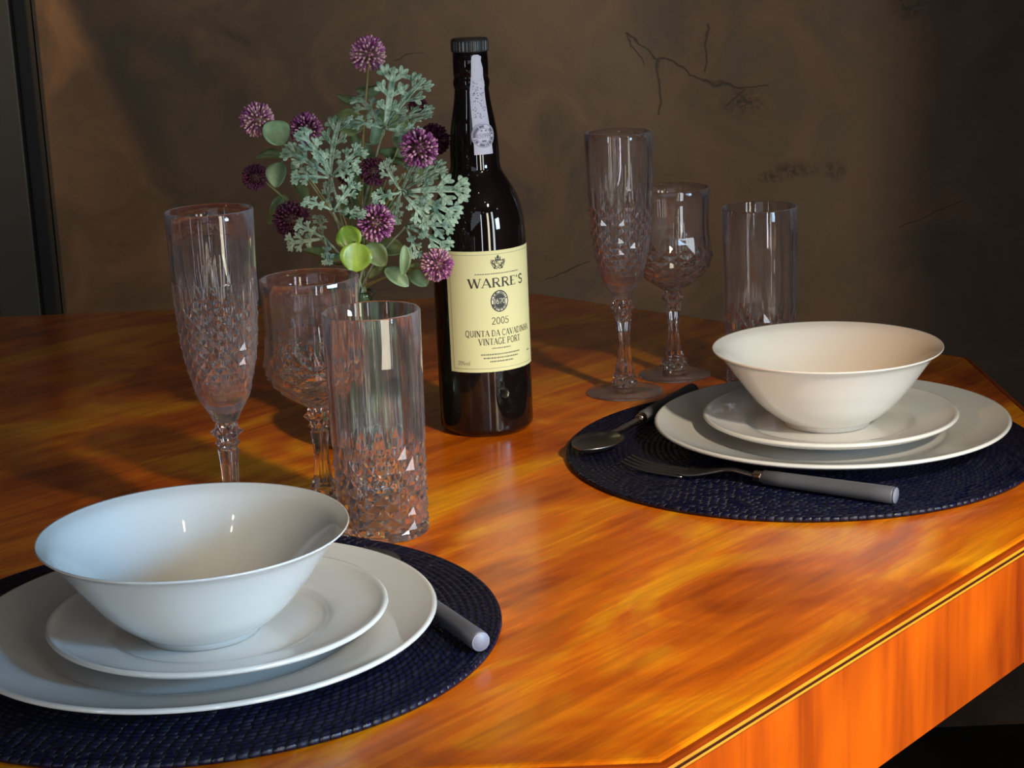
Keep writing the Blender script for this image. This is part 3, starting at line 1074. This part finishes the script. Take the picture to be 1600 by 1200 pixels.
def ring(cx, cz, rx, rz, w, n=40, dash=None):
    out = []
    for i in range(n):
        if dash and not dash(i):
            continue
        a, b = 2 * pi * i / n, 2 * pi * (i + 1) / n
        out.append([(cx + rx * cos(a), cz + rz * sin(a)), (cx + rx * cos(b), cz + rz * sin(b)), (cx + (rx - w) * cos(b), cz + (rz - w) * sin(b)), (cx + (rx - w) * cos(a), cz + (rz - w) * sin(a))])
    return out


med = printed('medallion', oval(CX, zc, .0075, .0088), 'ink', lab, .00036)
rr_ = random.Random(3)
dd = [rr_.random() < .6 for _ in range(90)]
printed('medallion_print', ring(CX, zc, .0066, .0079, .0012, 90, lambda i: dd[i]) + ring(CX, zc, .0051, .0062, .00015, 40), 'paper_white', med, .00046)
q, w = text_quads('1670', False)
printed('lettering', place(q, w, .0042, .0100, CX, zc - .0021), 'paper_white', med, .00048)
# crest: crown, shield with quarters, supporting scrolls
q = []
zc = zpx(416)
stroke([(CX - .0030, zc + .0018), (CX - .0030, zc - .0012), (CX, zc - .0042), (CX + .0030, zc - .0012), (CX + .0030, zc + .0018), (CX - .0030, zc + .0018)], .0006, q)
stroke([(CX, zc + .0018), (CX, zc - .0040)], .0004, q)
stroke([(CX - .0030, zc - .0004), (CX + .0030, zc - .0004)], .0004, q)
for s in (-1, 1):
    stroke([(CX + s * .0036 + s * .0012 * sin(k * .9), zc + .0026 - k * .0010) for k in range(8)], .0011, q)
    stroke([(CX + s * .0052, zc + .0030), (CX + s * .0060, zc + .0010), (CX + s * .0046, zc - .0020), (CX + s * .0030, zc - .0040)], .0006, q)
    stroke([(CX + s * .0008, zc - .0046), (CX + s * .0040, zc - .0038)], .0007, q)
    stroke([(CX + s * .0014, zc + .0028), (CX + s * .0022, zc + .0046)], .0008, q)
stroke([(CX - .0026, zc + .0026), (CX + .0026, zc + .0026)], .0009, q)
stroke([(CX, zc + .0026), (CX, zc + .0064)], .0008, q)
stroke([(CX - .0009, zc + .0054), (CX + .0009, zc + .0054)], .0006, q)
q += oval(CX - .0014, zc + .0008, .0008, .0007, 10) + oval(CX + .0014, zc - .0018, .0008, .0007, 10) + oval(CX, zc + .0044, .0012, .0010, 12)
printed('crest', q, 'ink', lab, .00038)

# --- neck seal strip following the neck profile
NP = sorted([(p.y, p.x) for p in sp_] + [(.2765, .0137), (.2785, .0144), (.2815, .0146), (.2835, .0139), (.2860, .0140), (.3040, .0140)])


def rneck(z):
    return interp(NP, z)


AN = radians(-90 + 21)


def strip(pts):
    """pts (z, left, right) arc widths -> quads"""
    out = []
    for (z0, a0, b0), (z1, a1, b1) in zip(pts, pts[1:]):
        k = 6
        for i in range(k):
            out.append([(a0 + (b0 - a0) * i / k, z0), (a0 + (b0 - a0) * (i + 1) / k, z0), (a1 + (b1 - a1) * (i + 1) / k, z1), (a1 + (b1 - a1) * i / k, z1)])
    return out


def dense(pts, dz=.0012):
    o = []
    for a, b in zip(pts, pts[1:]):
        k = max(1, int(abs(b[0] - a[0]) / dz))
        o += [tuple(a[m_] + (b[m_] - a[m_]) * i / k for m_ in range(3)) for i in range(k)]
    return o + [pts[-1]]


sp1 = dense([(.2255, -.0072, .0088), (.2370, -.0070, .0080), (.2560, -.0068, .0068), (.2700, -.0064, .0060), (.2790, -.0060, .0058), (.2860, -.0050, .0050), (.2920, -.0046, .0050), (.2975, -.0044, .0034), (.3010, -.0040, .0038), (.3025, -.0026, .0010)])
seal = printed('neck_seal', strip(sp1), 'seal', bot, .00045, rneck, AN)
seal['label'] = 'lilac white paper guarantee strip down the neck'
q = []
rs_ = random.Random(9)
for k in range(60):
    z = rs_.uniform(.2540, .2850)
    x = rs_.uniform(-.0042, .0036)
    stroke([(x, z), (x + rs_.uniform(-.0018, .0018), z + rs_.uniform(-.0014, .0014))], .0005, q)
printed('seal_pattern', q, 'seal_ink', seal, .00055, rneck, AN)
zc, xc = .2400, .0012
sd = printed('seal_disc', oval(xc, zc, .0098, .0098), 'seal', seal, .00060, lambda z: max(rneck(z), .0188 - 0.0), AN)
q = ring(xc, zc, .0092, .0092, .0004, 48)
dd2 = [rs_.random() < .62 for _ in range(70)]
q += ring(xc, zc, .0084, .0084, .0020, 70, lambda i: dd2[i])
q += ring(xc, zc, .0060, .0060, .0003, 48)
t1, w1 = text_quads('451999', False)
q += place(t1, w1, .0036, .0122, xc, zc - .0018)
stroke([(xc - .0076, zc + .0026), (xc + .0076, zc + .0026)], .0003, q)
stroke([(xc - .0076, zc - .0026), (xc + .0076, zc - .0026)], .0003, q)
stroke([(xc - .0024, zc + .0040), (xc + .0024, zc + .0040)], .0012, q)
stroke([(xc - .0018, zc - .0042), (xc + .0018, zc - .0042)], .0014, q)
printed('lettering', q, 'seal_ink', sd, .00072, lambda z: max(rneck(z), .0188), AN)


# ------------------------------------------------------------------ cutlery
def rod(parent, name, x0, x1, r0, r1, z, mat, round_end=True):
    """rounded rod along +x of the thing"""
    L = x1 - x0
    pr = [(0, x0), (r0 * .8, x0), (r0, x0 + .0008)] + [(r0 + (r1 - r0) * k / 6, x0 + .0008 + (L - .0018) * k / 6) for k in range(1, 7)] + [(r1 * .88, x1), (0, x1)]
    V, Fc = revolve(pr, 32, False)
    V = [(c, a, b + z) for a, b, c in V]
    Fc = [tuple(reversed(f)) for f in Fc] if False else Fc
    return link(name, mesh(name, V, Fc), mat, parent)


def handle_parts(t, L0, L1, r, z, zneck):
    h = rod(t, 'handle', L0 + .0075, L1, r * .86, r, z, 'handle')
    e = rod(t, 'handle_end', L1 + .00005, L1 + .0012, r * .93, r * .86, z, 'handle_end')
    e.parent = h
    f = rod(t, 'ferrule', L0, L0 + .0075, r * .66, r * .72, z, 'ferrule')
    f['label'] = 'shiny bronze ferrule'


def solid_sheet(grid, th):
    """grid[i][j] points -> closed thin sheet"""
    n, m_ = len(grid), len(grid[0])
    V = [tuple(p) for r in grid for p in r]
    V += [(p[0], p[1], p[2] - th) for r in grid for p in r]
    o = n * m_
    Fc = []
    for i in range(n - 1):
        for j in range(m_ - 1):
            a, b, c, d = i * m_ + j, i * m_ + j + 1, (i + 1) * m_ + j + 1, (i + 1) * m_ + j
            Fc += [(a, b, c, d), (d + o, c + o, b + o, a + o)]
    for i in range(n - 1):
        for j in (0, m_ - 1):
            a, d = i * m_ + j, (i + 1) * m_ + j
            Fc.append((a, d, d + o, a + o) if j == 0 else (d, a, a + o, d + o))
    for j in range(m_ - 1):
        for i in (0, n - 1):
            a, b = i * m_ + j, i * m_ + j + 1
            Fc.append((b, a, a + o, b + o) if i == 0 else (a, b, b + o, a + o))
    return V, Fc


def fork(label, tip, end):
    a = Vector(tip); b = Vector(end)
    d = b - a
    L = d.length
    t = thing('fork', label, 'fork', (a.x, a.y, ZM), atan2(d.y, d.x))
    Lh = L - .100
    handle_parts(t, Lh - .0075, L - .0012, .0060, .0064, 0)
    # metal: tines 0..055, shoulder .055-.075, neck to Lh
    zf = lambda x: .0016 + .0105 * max(0, (x - .072) / (Lh - .072)) ** 0 * 0 + (
        .0045 * (1 - x / .030) ** 2 if x < .03 else (0 if x < .052 else .0075 * (sin(min((x - .052) / .038, 1) * pi / 2 - 0)) ** 2 - .0025 * min(max((x - .09) / .02, 0), 1)))
    V, Fc = [], []
    for k in range(4):
        yc = (k - 1.5) * .0062
        g = []
        for i in range(15):
            x = .0 + .052 * i / 14
            w = .0007 + .0011 * min(1, i / 5)
            y = yc * (1 - .10 * (1 - i / 14))
            g.append([(x, y - w, zf(x) + .0002), (x, y, zf(x) + .0006), (x, y + w, zf(x) + .0002)])
        v, f = solid_sheet(g, .0013)
        b0 = len(V); V += v; Fc += [tuple(i + b0 for i in q_) for q_ in f]
    g = []
    for i in range(32):
        x = .049 + (Lh - .008 - .049 + .003) * i / 31
        s = (x - .049) / (Lh - .049)
        hw = .0112 if x < .052 else .0030 + .0082 * max(0, 1 - ((x - .052) / .028) ** 1.5 if x < .080 else 0)
        hw = max(hw, .0029)
        dish = .0022 * (hw / .0112) ** 2
        g.append([(x, hw * y, zf(x) + dish * (abs(y) ** 2) + (.0006 if abs(y) < .9 else 0)) for y in (-1, -.6, -.2, .2, .6, 1)])
    v, f = solid_sheet(g, .0016)
    b0 = len(V); V += v; Fc += [tuple(i + b0 for i in q_) for q_ in f]
    link('fork_head', mesh('fork_head', V, Fc), 'steel', t)
    return t


def spoon(label, tip, end, bl=.052, bw=.019, hl=.095):
    a = Vector(tip); b = Vector(end)
    d = b - a
    L = d.length
    t = thing('spoon', label, 'spoon', (a.x, a.y, ZM), atan2(d.y, d.x))
    Lh = L - hl
    handle_parts(t, Lh - .0075, L - .0012, .0060, .0064, 0)
    g = []
    nx = 30
    for i in range(nx):
        x = (Lh - .005) * i / (nx - 1) + .0002
        if x < bl:
            u = x / bl
            hw = bw * sqrt(max(1 - (2 * (u ** 1.15) - 1) ** 2, 0)) ** 1.0
            if u > .6:
                hw = max(hw, .0030)
            hw = max(hw, .0010)
            dep = .0065 * (hw / bw)
            base = .0082
        else:
            hw, dep, base = .0030, 0, 0
        zr = .0082 if x < bl else .0082 - .0012 * min((x - bl) / .01, 1)
        row = []
        for y in (-1, -.8, -.55, -.28, 0, .28, .55, .8, 1):
            row.append((x, hw * y, zr - (dep * (1 - y * y) if x < bl else 0)))
        g.append(row)
    V, Fc = solid_sheet(g, .0012)
    link('spoon_bowl', mesh('spoon_bowl', V, Fc), 'steel', t)
    return t


fork('steel fork with grey handle lying on the right placemat in front of the plate', (.083, 1.312), (.2585, 1.193))
spoon('steel spoon with grey handle on the right placemat, left of the plate near the flute', (.050, 1.336), (.153, 1.508))
spoon('spoon with grey handle whose pale end shows right of the left plates', (-.108, 1.128), (-.0235, .9605))


# ------------------------------------------------------------------ vase and flowers
VX, VY = -0.118, 1.440
prof = [(0, .0035), (.024, .0030), (.031, 0), (.040, .0004), (.0440, .004), (.0455, .015), (.0445, .030), (.0400, .045), (.0310, .058), (.0190, .068), (.0115, .077), (.0098, .088), (.0096, .104), (.0100, .113), (.0122, .1165), (.0122, .1205), (.0108, .1215)]
o_ = spline(prof[3:14], 4)
inn = spline([(.0088, .1205), (.0078, .112), (.0074, .100), (.0076, .088), (.0090, .078), (.0165, .0695), (.0285, .0590), (.0372, .0460), (.0415, .0310), (.0422, .016), (.0400, .0085), (.030, .0065), (0, .0062)], 4)
P_ = prof[:3] + [(p.x, p.y) for p in o_] + prof[14:] + [(max(p.x, 0), p.y) for p in inn]
vs = tag(link('glass_vase', mesh('glass_vase', *revolve(P_, 72)), 'vase', loc=(VX, VY, TZ + .0002)), 'small green tinted glass bottle vase holding the flowers behind the goblet', 'vase')

CAMP = Vector((0, 0, TZ + 0.39719))


def at(u, v, Y):
    d = F_ + R2 * ((u - 800) / 2867.39) - U2 * ((v - 600) / 2867.39)
    return CAMP + d * (Y / d.y)


NECK = Vector((VX, VY, TZ + .1215))
rf_ = random.Random(21)
slots = [(0.0, 0.0)] + [(.0027 * cos(a), .0027 * sin(a)) for a in [i * pi / 3 for i in range(6)]] + [(.0052 * cos(a + .2), .0052 * sin(a + .2)) for a in [i * pi / 6 for i in range(12)]]
slot_i = [0]


def stem_path(tip, side=0.3):
    """from inside the vase through the neck and bending out to tip"""
    sx, sy = slots[slot_i[0] % len(slots)]
    slot_i[0] += 1
    ang = atan2(sy, sx)
    k = 2.2
    p0 = Vector((VX + sx * k, VY + sy * k, TZ + .012 + .010 * rf_.random()))
    p1 = Vector((VX + sx, VY + sy, TZ + .090))
    p2 = Vector((VX + sx, VY + sy, TZ + .118))
    d = tip - p2
    p3 = p2 + Vector((d.x * .22, d.y * .22, d.z * .38))
    p4 = p2 + Vector((d.x * .58, d.y * .58, d.z * .70))
    return spline([tuple(p) for p in (p0, p1, p2, p3, p4, tip)], 5)


def leafmat(o):
    return o


def allium(u, v, rpx, Y, view, label, kind=0):
    """pompom flower; view = direction its bottom (stem side) shows"""
    tip = at(u, v, Y)
    R = rpx * Y / 2867.39 / .97
    base = tip
    # stem joins from below / behind
    ax = Vector(view).normalized()            # flower axis (pointing away from stem)
    j = tip - ax * R * .35
    t = thing('allium_flower', label, 'flower', tuple(NECK), 0, None)
    pth = stem_path(j)
    V, Fc = tube([p - NECK for p in pth], .00085, 7)
    link('stem', mesh('allium_stem', V, Fc), 'stem_y' if kind != 2 else 'stem', t)
    V, Fc, mi = [], [], []
    # core ball
    b = bmesh.new()
    bmesh.ops.create_icosphere(b, subdivisions=2, radius=R * .45)
    cm = bpy.data.meshes.new('core'); b.to_mesh(cm); b.free()
    base_i = len(V)
    V += [tuple(p.co + (tip - NECK)) for p in cm.vertices]
    for p in cm.polygons:
        Fc.append(tuple(i + base_i for i in p.vertices)); mi.append(0)
    n = 170
    rg = random.Random(int(u * 7 + v))
    c = tip - NECK
    for i in range(n):
        z = 1 - 2 * (i + .5) / n
        ph = i * 2.399963
        s = sqrt(1 - z * z)
        d = Vector((s * cos(ph), s * sin(ph), z))
        d = (d + Vector((rg.uniform(-.1, .1), rg.uniform(-.1, .1), rg.uniform(-.1, .1)))).normalized()
        if d.dot(ax) < -.90:
            continue
        rr = R * rg.uniform(.92, 1.04)
        w = R * .066
        # slim tube widening to a bud
        pts = [c + d * R * .40, c + d * rr * .72, c + d * rr * .86, c + d * rr * .96, c + d * rr * 1.0]
        nf = len(Fc)
        tube(pts, [w * .35, w * .5, w * 1.0, w * 1.05, w * .45], 5, V, Fc)
        under = d.dot(ax)
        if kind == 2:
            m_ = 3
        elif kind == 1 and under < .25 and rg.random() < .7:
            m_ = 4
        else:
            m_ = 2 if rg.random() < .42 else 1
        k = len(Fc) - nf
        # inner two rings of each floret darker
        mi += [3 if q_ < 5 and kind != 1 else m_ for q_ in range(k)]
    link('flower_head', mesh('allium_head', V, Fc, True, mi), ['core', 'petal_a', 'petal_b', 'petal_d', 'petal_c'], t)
    return t


AL = [
    (575, 84, 28, 1.44, (-.1, .25, 1), 'purple allium pompom at the very top of the bouquet', 1),
    (402, 187, 27, 1.42, (-.7, .5, .4), 'purple allium pompom at the far left top of the bouquet', 1),
    (478, 202, 26, 1.45, (-.4, -.3, .8), 'purple allium pompom above the left silver leaves', 0),
    (655, 232, 31, 1.40, (.3, -.8, .5), 'bright purple allium pompom on the right side near the bottle neck', 0),
    (677, 219, 26, 1.50, (.6, .3, .6), 'dark purple allium pompom tucked behind the bright one beside the bottle shoulder', 2),
    (399, 277, 21, 1.45, (-.9, -.1, .1), 'small plum allium pompom lowest at the far left edge', 2),
    (584, 268, 23, 1.42, (.1, -.3, .9), 'plum allium pompom in the middle of the bouquet', 2),
    (455, 343, 29, 1.44, (-.6, -.3, .2), 'dark plum allium pompom low on the left above the goblet', 2),
    (587, 348, 30, 1.385, (.2, -1, .3), 'bright purple allium pompom front centre above the bright green leaf', 0),
    (682, 414, 27, 1.375, (.6, -.8, 0), 'purple allium pompom hanging lowest right over the bottle label', 1),
    (653, 165, 15, 1.50, (.4, .3, .7), 'small dark allium pompom peeping out behind the top silver leaves', 2),
    (543, 272, 17, 1.47, (0, -.3, .6), 'small dark allium pompom hidden behind the left silver leaves', 2),
]
for a in AL:
    allium(*a)


def lobed_leaf(length, width, rg, curl=.25):
    """dusty-miller leaf in local coords: x along the midrib, y across, z up; returns V, Fc (thin solid)"""
    V, Fc = [], []

    def zc(x, y):
        return -curl * length * (x / length) ** 2 + .10 * abs(y) * 1.0

    def strap(path, ws):
        P = [Vector((p[0], p[1])) for p in path]
        g = []
        for i, p in enumerate(P):
            d = (P[min(i + 1, len(P) - 1)] - P[max(i - 1, 0)]).normalized()
            nn = Vector((-d.y, d.x))
            row = []
            for k in (-1, -.5, 0, .5, 1):
                q = p + nn * ws[i] * k
                row.append((q.x, q.y, zc(q.x, q.y) + .0005 * abs(k)))
            g.append(row)
        v, f = solid_sheet(g, .00035)
        b0 = len(V); V.extend(v); Fc.extend([tuple(i + b0 for i in q_) for q_ in f])

    def lobe(o, ang, L, w, sub=True):
        d = Vector((cos(ang), sin(ang)))
        n = 7
        path = [(o[0] + d.x * L * i / n, o[1] + d.y * L * i / n) for i in range(n + 1)]
        ws = [w * .55, w * .62, w * .78, w * .98, w * 1.10, w * 1.12, w * .95, w * .35]
        strap(path, ws)
        if sub:
            for s in (-1, 1):
                for fr in (.48,):
                    lobe((o[0] + d.x * L * fr, o[1] + d.y * L * fr), ang + s * radians(42), L * .48, w * .80, False)

    n = 10
    strap([(length * i / n, .0) for i in range(n + 1)], [width * .035 + width * .045 * sin(pi * i / n * .9) + .0002 for i in range(n)] + [.0003])
    for fr, lf in ((.26, .26), (.50, .42), (.75, .38)):
        for s in (-1, 1):
            lobe((length * fr, 0), s * radians(60 - 22 * fr), width * lf * 1.35 * rg.uniform(.88, 1.1), width * .062)
    lobe((length * .80, 0), 0, length * .22, width * .065)
    return V, Fc


def orient(V, origin, xdir, normal):
    x = Vector(xdir).normalized()
    z = Vector(normal)
    z = (z - x * z.dot(x)).normalized()
    y = z.cross(x)
    return [tuple(origin + x * p[0] + y * p[1] + z * p[2]) for p in V]


def px_dir(dx, dy, dz=0):
    """photo-plane direction (right, down, away) as a world vector"""
    return R2 * dx - U2 * dy + F_ * dz


def sprig_miller(u, v, Y, leaves, label, mat='silver'):
    """leaves: (du, dv, dir x, dir y, depth, length m)"""
    base = at(u, v, Y)
    t = thing('dusty_miller_sprig', label, 'foliage', tuple(NECK), 0)
    V, Fc = tube([p - NECK for p in stem_path(base)], .0010, 7)
    link('stem', mesh('miller_stem', V, Fc), 'silver_d', t)
    for du, dv, dx, dy, dz, L in leaves:
        rg = random.Random(int(du * 31 + dv * 17 + u))
        tip = at(u + du, v + dv, Y + dz * .02)
        V, Fc = lobed_leaf(L, L * .70, rg, .28)
        o = base.lerp(tip, .5) if False else tip
        nrm = -F_ + px_dir(rg.uniform(-.9, .9), rg.uniform(-1.3, .3))
        W = orient(V, o - NECK, px_dir(dx, dy, dz), nrm)
        # petiole from the sprig base to the leaf
        P2 = [base - NECK, (base - NECK).lerp(o - NECK, .5) + Vector((0, 0, .001)), o - NECK]
        b0 = len(W)
        tube(P2, [.0008, .0007, .0006], 6, W, Fc)
        link('leaf', mesh('miller_leaf', W, Fc, True), mat, t)
    return t


sprig_miller(600, 200, 1.42, [(2, -4, .18, -1, -.3, .043), (4, -4, .62, -1, -.2, .045), (6, -2, 1, -.55, -.4, .035), (-4, -3, -.65, -1, .2, .034), (-5, 0, -1, -.35, -.2, .026), (5, 2, 1, .12, -.4, .026)],
             'silver green lobed sprig at the top of the bouquet beside the bottle neck')
sprig_miller(517, 276, 1.40, [(0, -5, .03, -1, -.2, .041), (-4, -4, -.42, -1, -.3, .038), (-6, -2, -1, -.80, -.4, .037), (4, -3, .8, -.85, -.3, .029), (5, 0, 1, -.25, -.5, .020), (-6, 2, -1, -.10, -.4, .026), (0, -2, -.1, -.55, -.8, .030)],
             'silver green lobed sprig on the left of the bouquet below a purple pompom')
sprig_miller(520, 330, 1.385, [(-4, -2, -.9, -.45, -.2, .021), (-2, -4, -.3, -1, -.2, .020), (4, -3, .6, -.9, -.2, .025), (5, 1, 1, -.05, -.4, .022)],
             'small silver green lobed sprig just left of the front centre pompom')
sprig_miller(628, 300, 1.40, [(-3, -4, -.7, -1, -.3, .024), (2, -4, .3, -1, -.2, .027), (5, -3, 1, -.85, -.3, .034), (8, 0, 1, -.12, -.3, .046), (8, 3, 1, .30, -.2, .042), (4, 5, .8, .85, -.4, .029), (-2, 5, -.3, 1, -.3, .022), (-5, 2, -1, .2, -.3, .020)],
             'silver green lobed sprig reaching right across the bottle shoulder')
sprig_miller(634, 354, 1.41, [(4, -2, .7, -.7, 0, .024), (5, 0, 1, -.12, -.2, .033), (5, 3, 1, .32, -.2, .034), (2, 5, .5, 1, -.1, .022)],
             'blue green lobed sprig between the two lowest right pompoms')
sprig_miller(506, 372, 1.40, [(-4, -2, -1, -.6, -.1, .022), (-5, 2, -1, .1, -.1, .026), (2, 4, .2, .9, -.3, .018), (-1, -4, -.2, -1, .2, .018)],
             'dull green lobed sprig low on the left just above the goblet rim', 'silver_d')


def round_leaf(L, W, fold=.24, point=0.15):
    g = []
    n = 14
    for i in range(n + 1):
        u = i / n
        hw = W * .5 * (sin(pi * u ** (1 - point * .5)) ** .62 if 0 < u < 1 else .02)
        x = L * u
        g.append([(x, hw * k, fold * L * (k * k) * sin(pi * u) + -.10 * L * u * u) for k in (-1, -.66, -.33, 0, .33, .66, 1)])
    return solid_sheet(g, .0004)


def sprig_euca(label, tipuv, Y, leaves):
    """leaves: (u, v, length px, width px, dirx, diry, depth, material, normal tilt (x,y))"""
    tip = at(*tipuv, Y)
    t = thing('eucalyptus_sprig', label, 'foliage', tuple(NECK), 0)
    pth = stem_path(tip)
    V, Fc = tube([p - NECK for p in pth], [.0012 - .0006 * i / len(pth) for i in range(len(pth))], 7)
    link('stem', mesh('eucalyptus_stem', V, Fc), 'stem_y', t)
    for u, v, L, W, dx, dy, dz, mt, tx, ty in leaves:
        yy = Y + dz
        c = at(u, v, yy)
        k = yy / 2867.39 / .97
        d = px_dir(dx, dy, 0).normalized()
        o = c - d * L * k * .5
        V, Fc = round_leaf(L * k, W * k)
        nrm = -F_ + px_dir(tx, ty)
        Wv = orient(V, o - NECK, d, nrm)
        # stalk from nearest stem point
        q = min(pth[10:], key=lambda p: (p - o).length)
        b0 = len(Wv)
        tube([q - NECK, (q - NECK).lerp(o - NECK, .5), o - NECK + d * .001], .0006, 6, Wv, Fc)
        link('leaf', mesh('eucalyptus_leaf', Wv, Fc), mt, t)
    return t


sprig_euca('round leaved sprig with two pale leaves at the left below the top left pompom', (432, 212), 1.41, [
    (430, 208, 44, 44, -.6, -.8, 0, 'euca_c', .3, -.3), (434, 273, 40, 34, -.3, 1, 0, 'euca_c', -.3, -.1), (422, 246, 46, 20, -1, -.1, .01, 'euca', 0, -1.2), (462, 250, 34, 20, .3, -1, .03, 'euca', .8, 0)])
sprig_euca('olive round leaved sprig behind the lower left dark pompom', (432, 318), 1.47, [
    (436, 325, 44, 30, -.5, 1, 0, 'euca', .2, .2), (470, 300, 34, 20, -.5, -1, .0, 'euca', .8, .2), (425, 340, 24, 16, -.5, 1, .02, 'euca', .8, .2)])
sprig_euca('olive round leaved sprig at the upper middle beneath the top pompom', (573, 120), 1.46, [
    (578, 138, 46, 20, 1, -.1, 0, 'euca', 0, 1.2), (545, 152, 40, 16, -1, -.1, 0, 'euca', .2, 1.3), (546, 190, 48, 42, -1, -.3, -.02, 'euca', .1, .3), (555, 225, 34, 20, -.2, -1, .0, 'euca_c', .6, 0),
    (616, 190, 54, 40, 1, .5, .02, 'euca', .1, -.2), (572, 250, 60, 18, 0, -1, .0, 'euca_c', .7, 0), (588, 205, 44, 22, .3, -1, .0, 'euca_c', .4, 0)])
sprig_euca('round leaved sprig on the right behind the bright purple pompom', (628, 215), 1.45, [
    (628, 216, 34, 30, .6, -1, -.02, 'euca_c', .1, 0), (612, 245, 44, 24, -.9, -.6, 0, 'euca', -.2, -.9), (640, 250, 54, 26, 1, .3, 0, 'euca', 0, -1), (668, 268, 50, 30, 1, .5, .02, 'euca', .1, .4), (602, 330, 54, 30, .2, 1, .03, 'euca', .1, .3)])
sprig_euca('sprig with glossy bright green round leaf at the front of the bouquet', (552, 378), 1.375, [
    (556, 402, 46, 50, -.1, 1, -.012, 'euca_b', .15, -.35), (545, 371, 40, 40, -.4, -1, 0, 'euca_b', -.2, -.5), (588, 398, 44, 34, .8, .9, .015, 'euca', .2, .1), (520, 408, 50, 14, -1, .1, .02, 'euca', 0, -1.2), (556, 366, 30, 30, .4, -1, .03, 'euca', 0, 0)])
sprig_euca('low right sprig with drooping leaves above the tumbler', (640, 420), 1.39, [
    (631, 407, 48, 18, -.05, 1, -.01, 'euca_c', .3, 0), (620, 433, 46, 26, 1, .7, 0, 'euca_c', .1, -.2), (654, 430, 42, 34, .7, .9, .01, 'euca', 0, -.2), (590, 425, 34, 14, -1, .6, .01, 'stem', .1, -.5)])
sprig_euca('short dark leaved sprig filling the middle of the bouquet', (560, 300), 1.45, [
    (560, 300, 60, 34, -.2, -1, .0, 'euca', .2, 0), (536, 330, 44, 24, -1, -.6, .01, 'euca', .1, -.4), (590, 315, 50, 26, .4, -1, .02, 'euca', -.3, 0), (500, 400, 60, 18, -1, -.5, .0, 'euca', 0, -.8), (608, 385, 50, 30, .8, .2, .03, 'euca', 0, 0)])

# ------------------------------------------------------------------ groups of repeated things
GROUPS = {'allium_flower': 'purple allium pompoms in the bouquet', 'dusty_miller_sprig': 'silver lobed sprigs in the bouquet',
          'eucalyptus_sprig': 'round leaved sprigs in the bouquet', 'champagne_flute': 'cut acrylic champagne flutes',
          'wine_goblet': 'cut acrylic wine goblets', 'highball_tumbler': 'cut acrylic highball tumblers', 'placemat': 'round navy woven placemats',
          'dinner_plate': 'white dinner plates', 'side_plate': 'white side plates', 'bowl': 'white flared bowls', 'spoon': 'spoons with grey handles'}
for _o in COL.objects:
    if _o.parent is None and _o.get('label'):
        _g = GROUPS.get(_o.name.split('.')[0])
        if _g:
            _o['group'] = _g
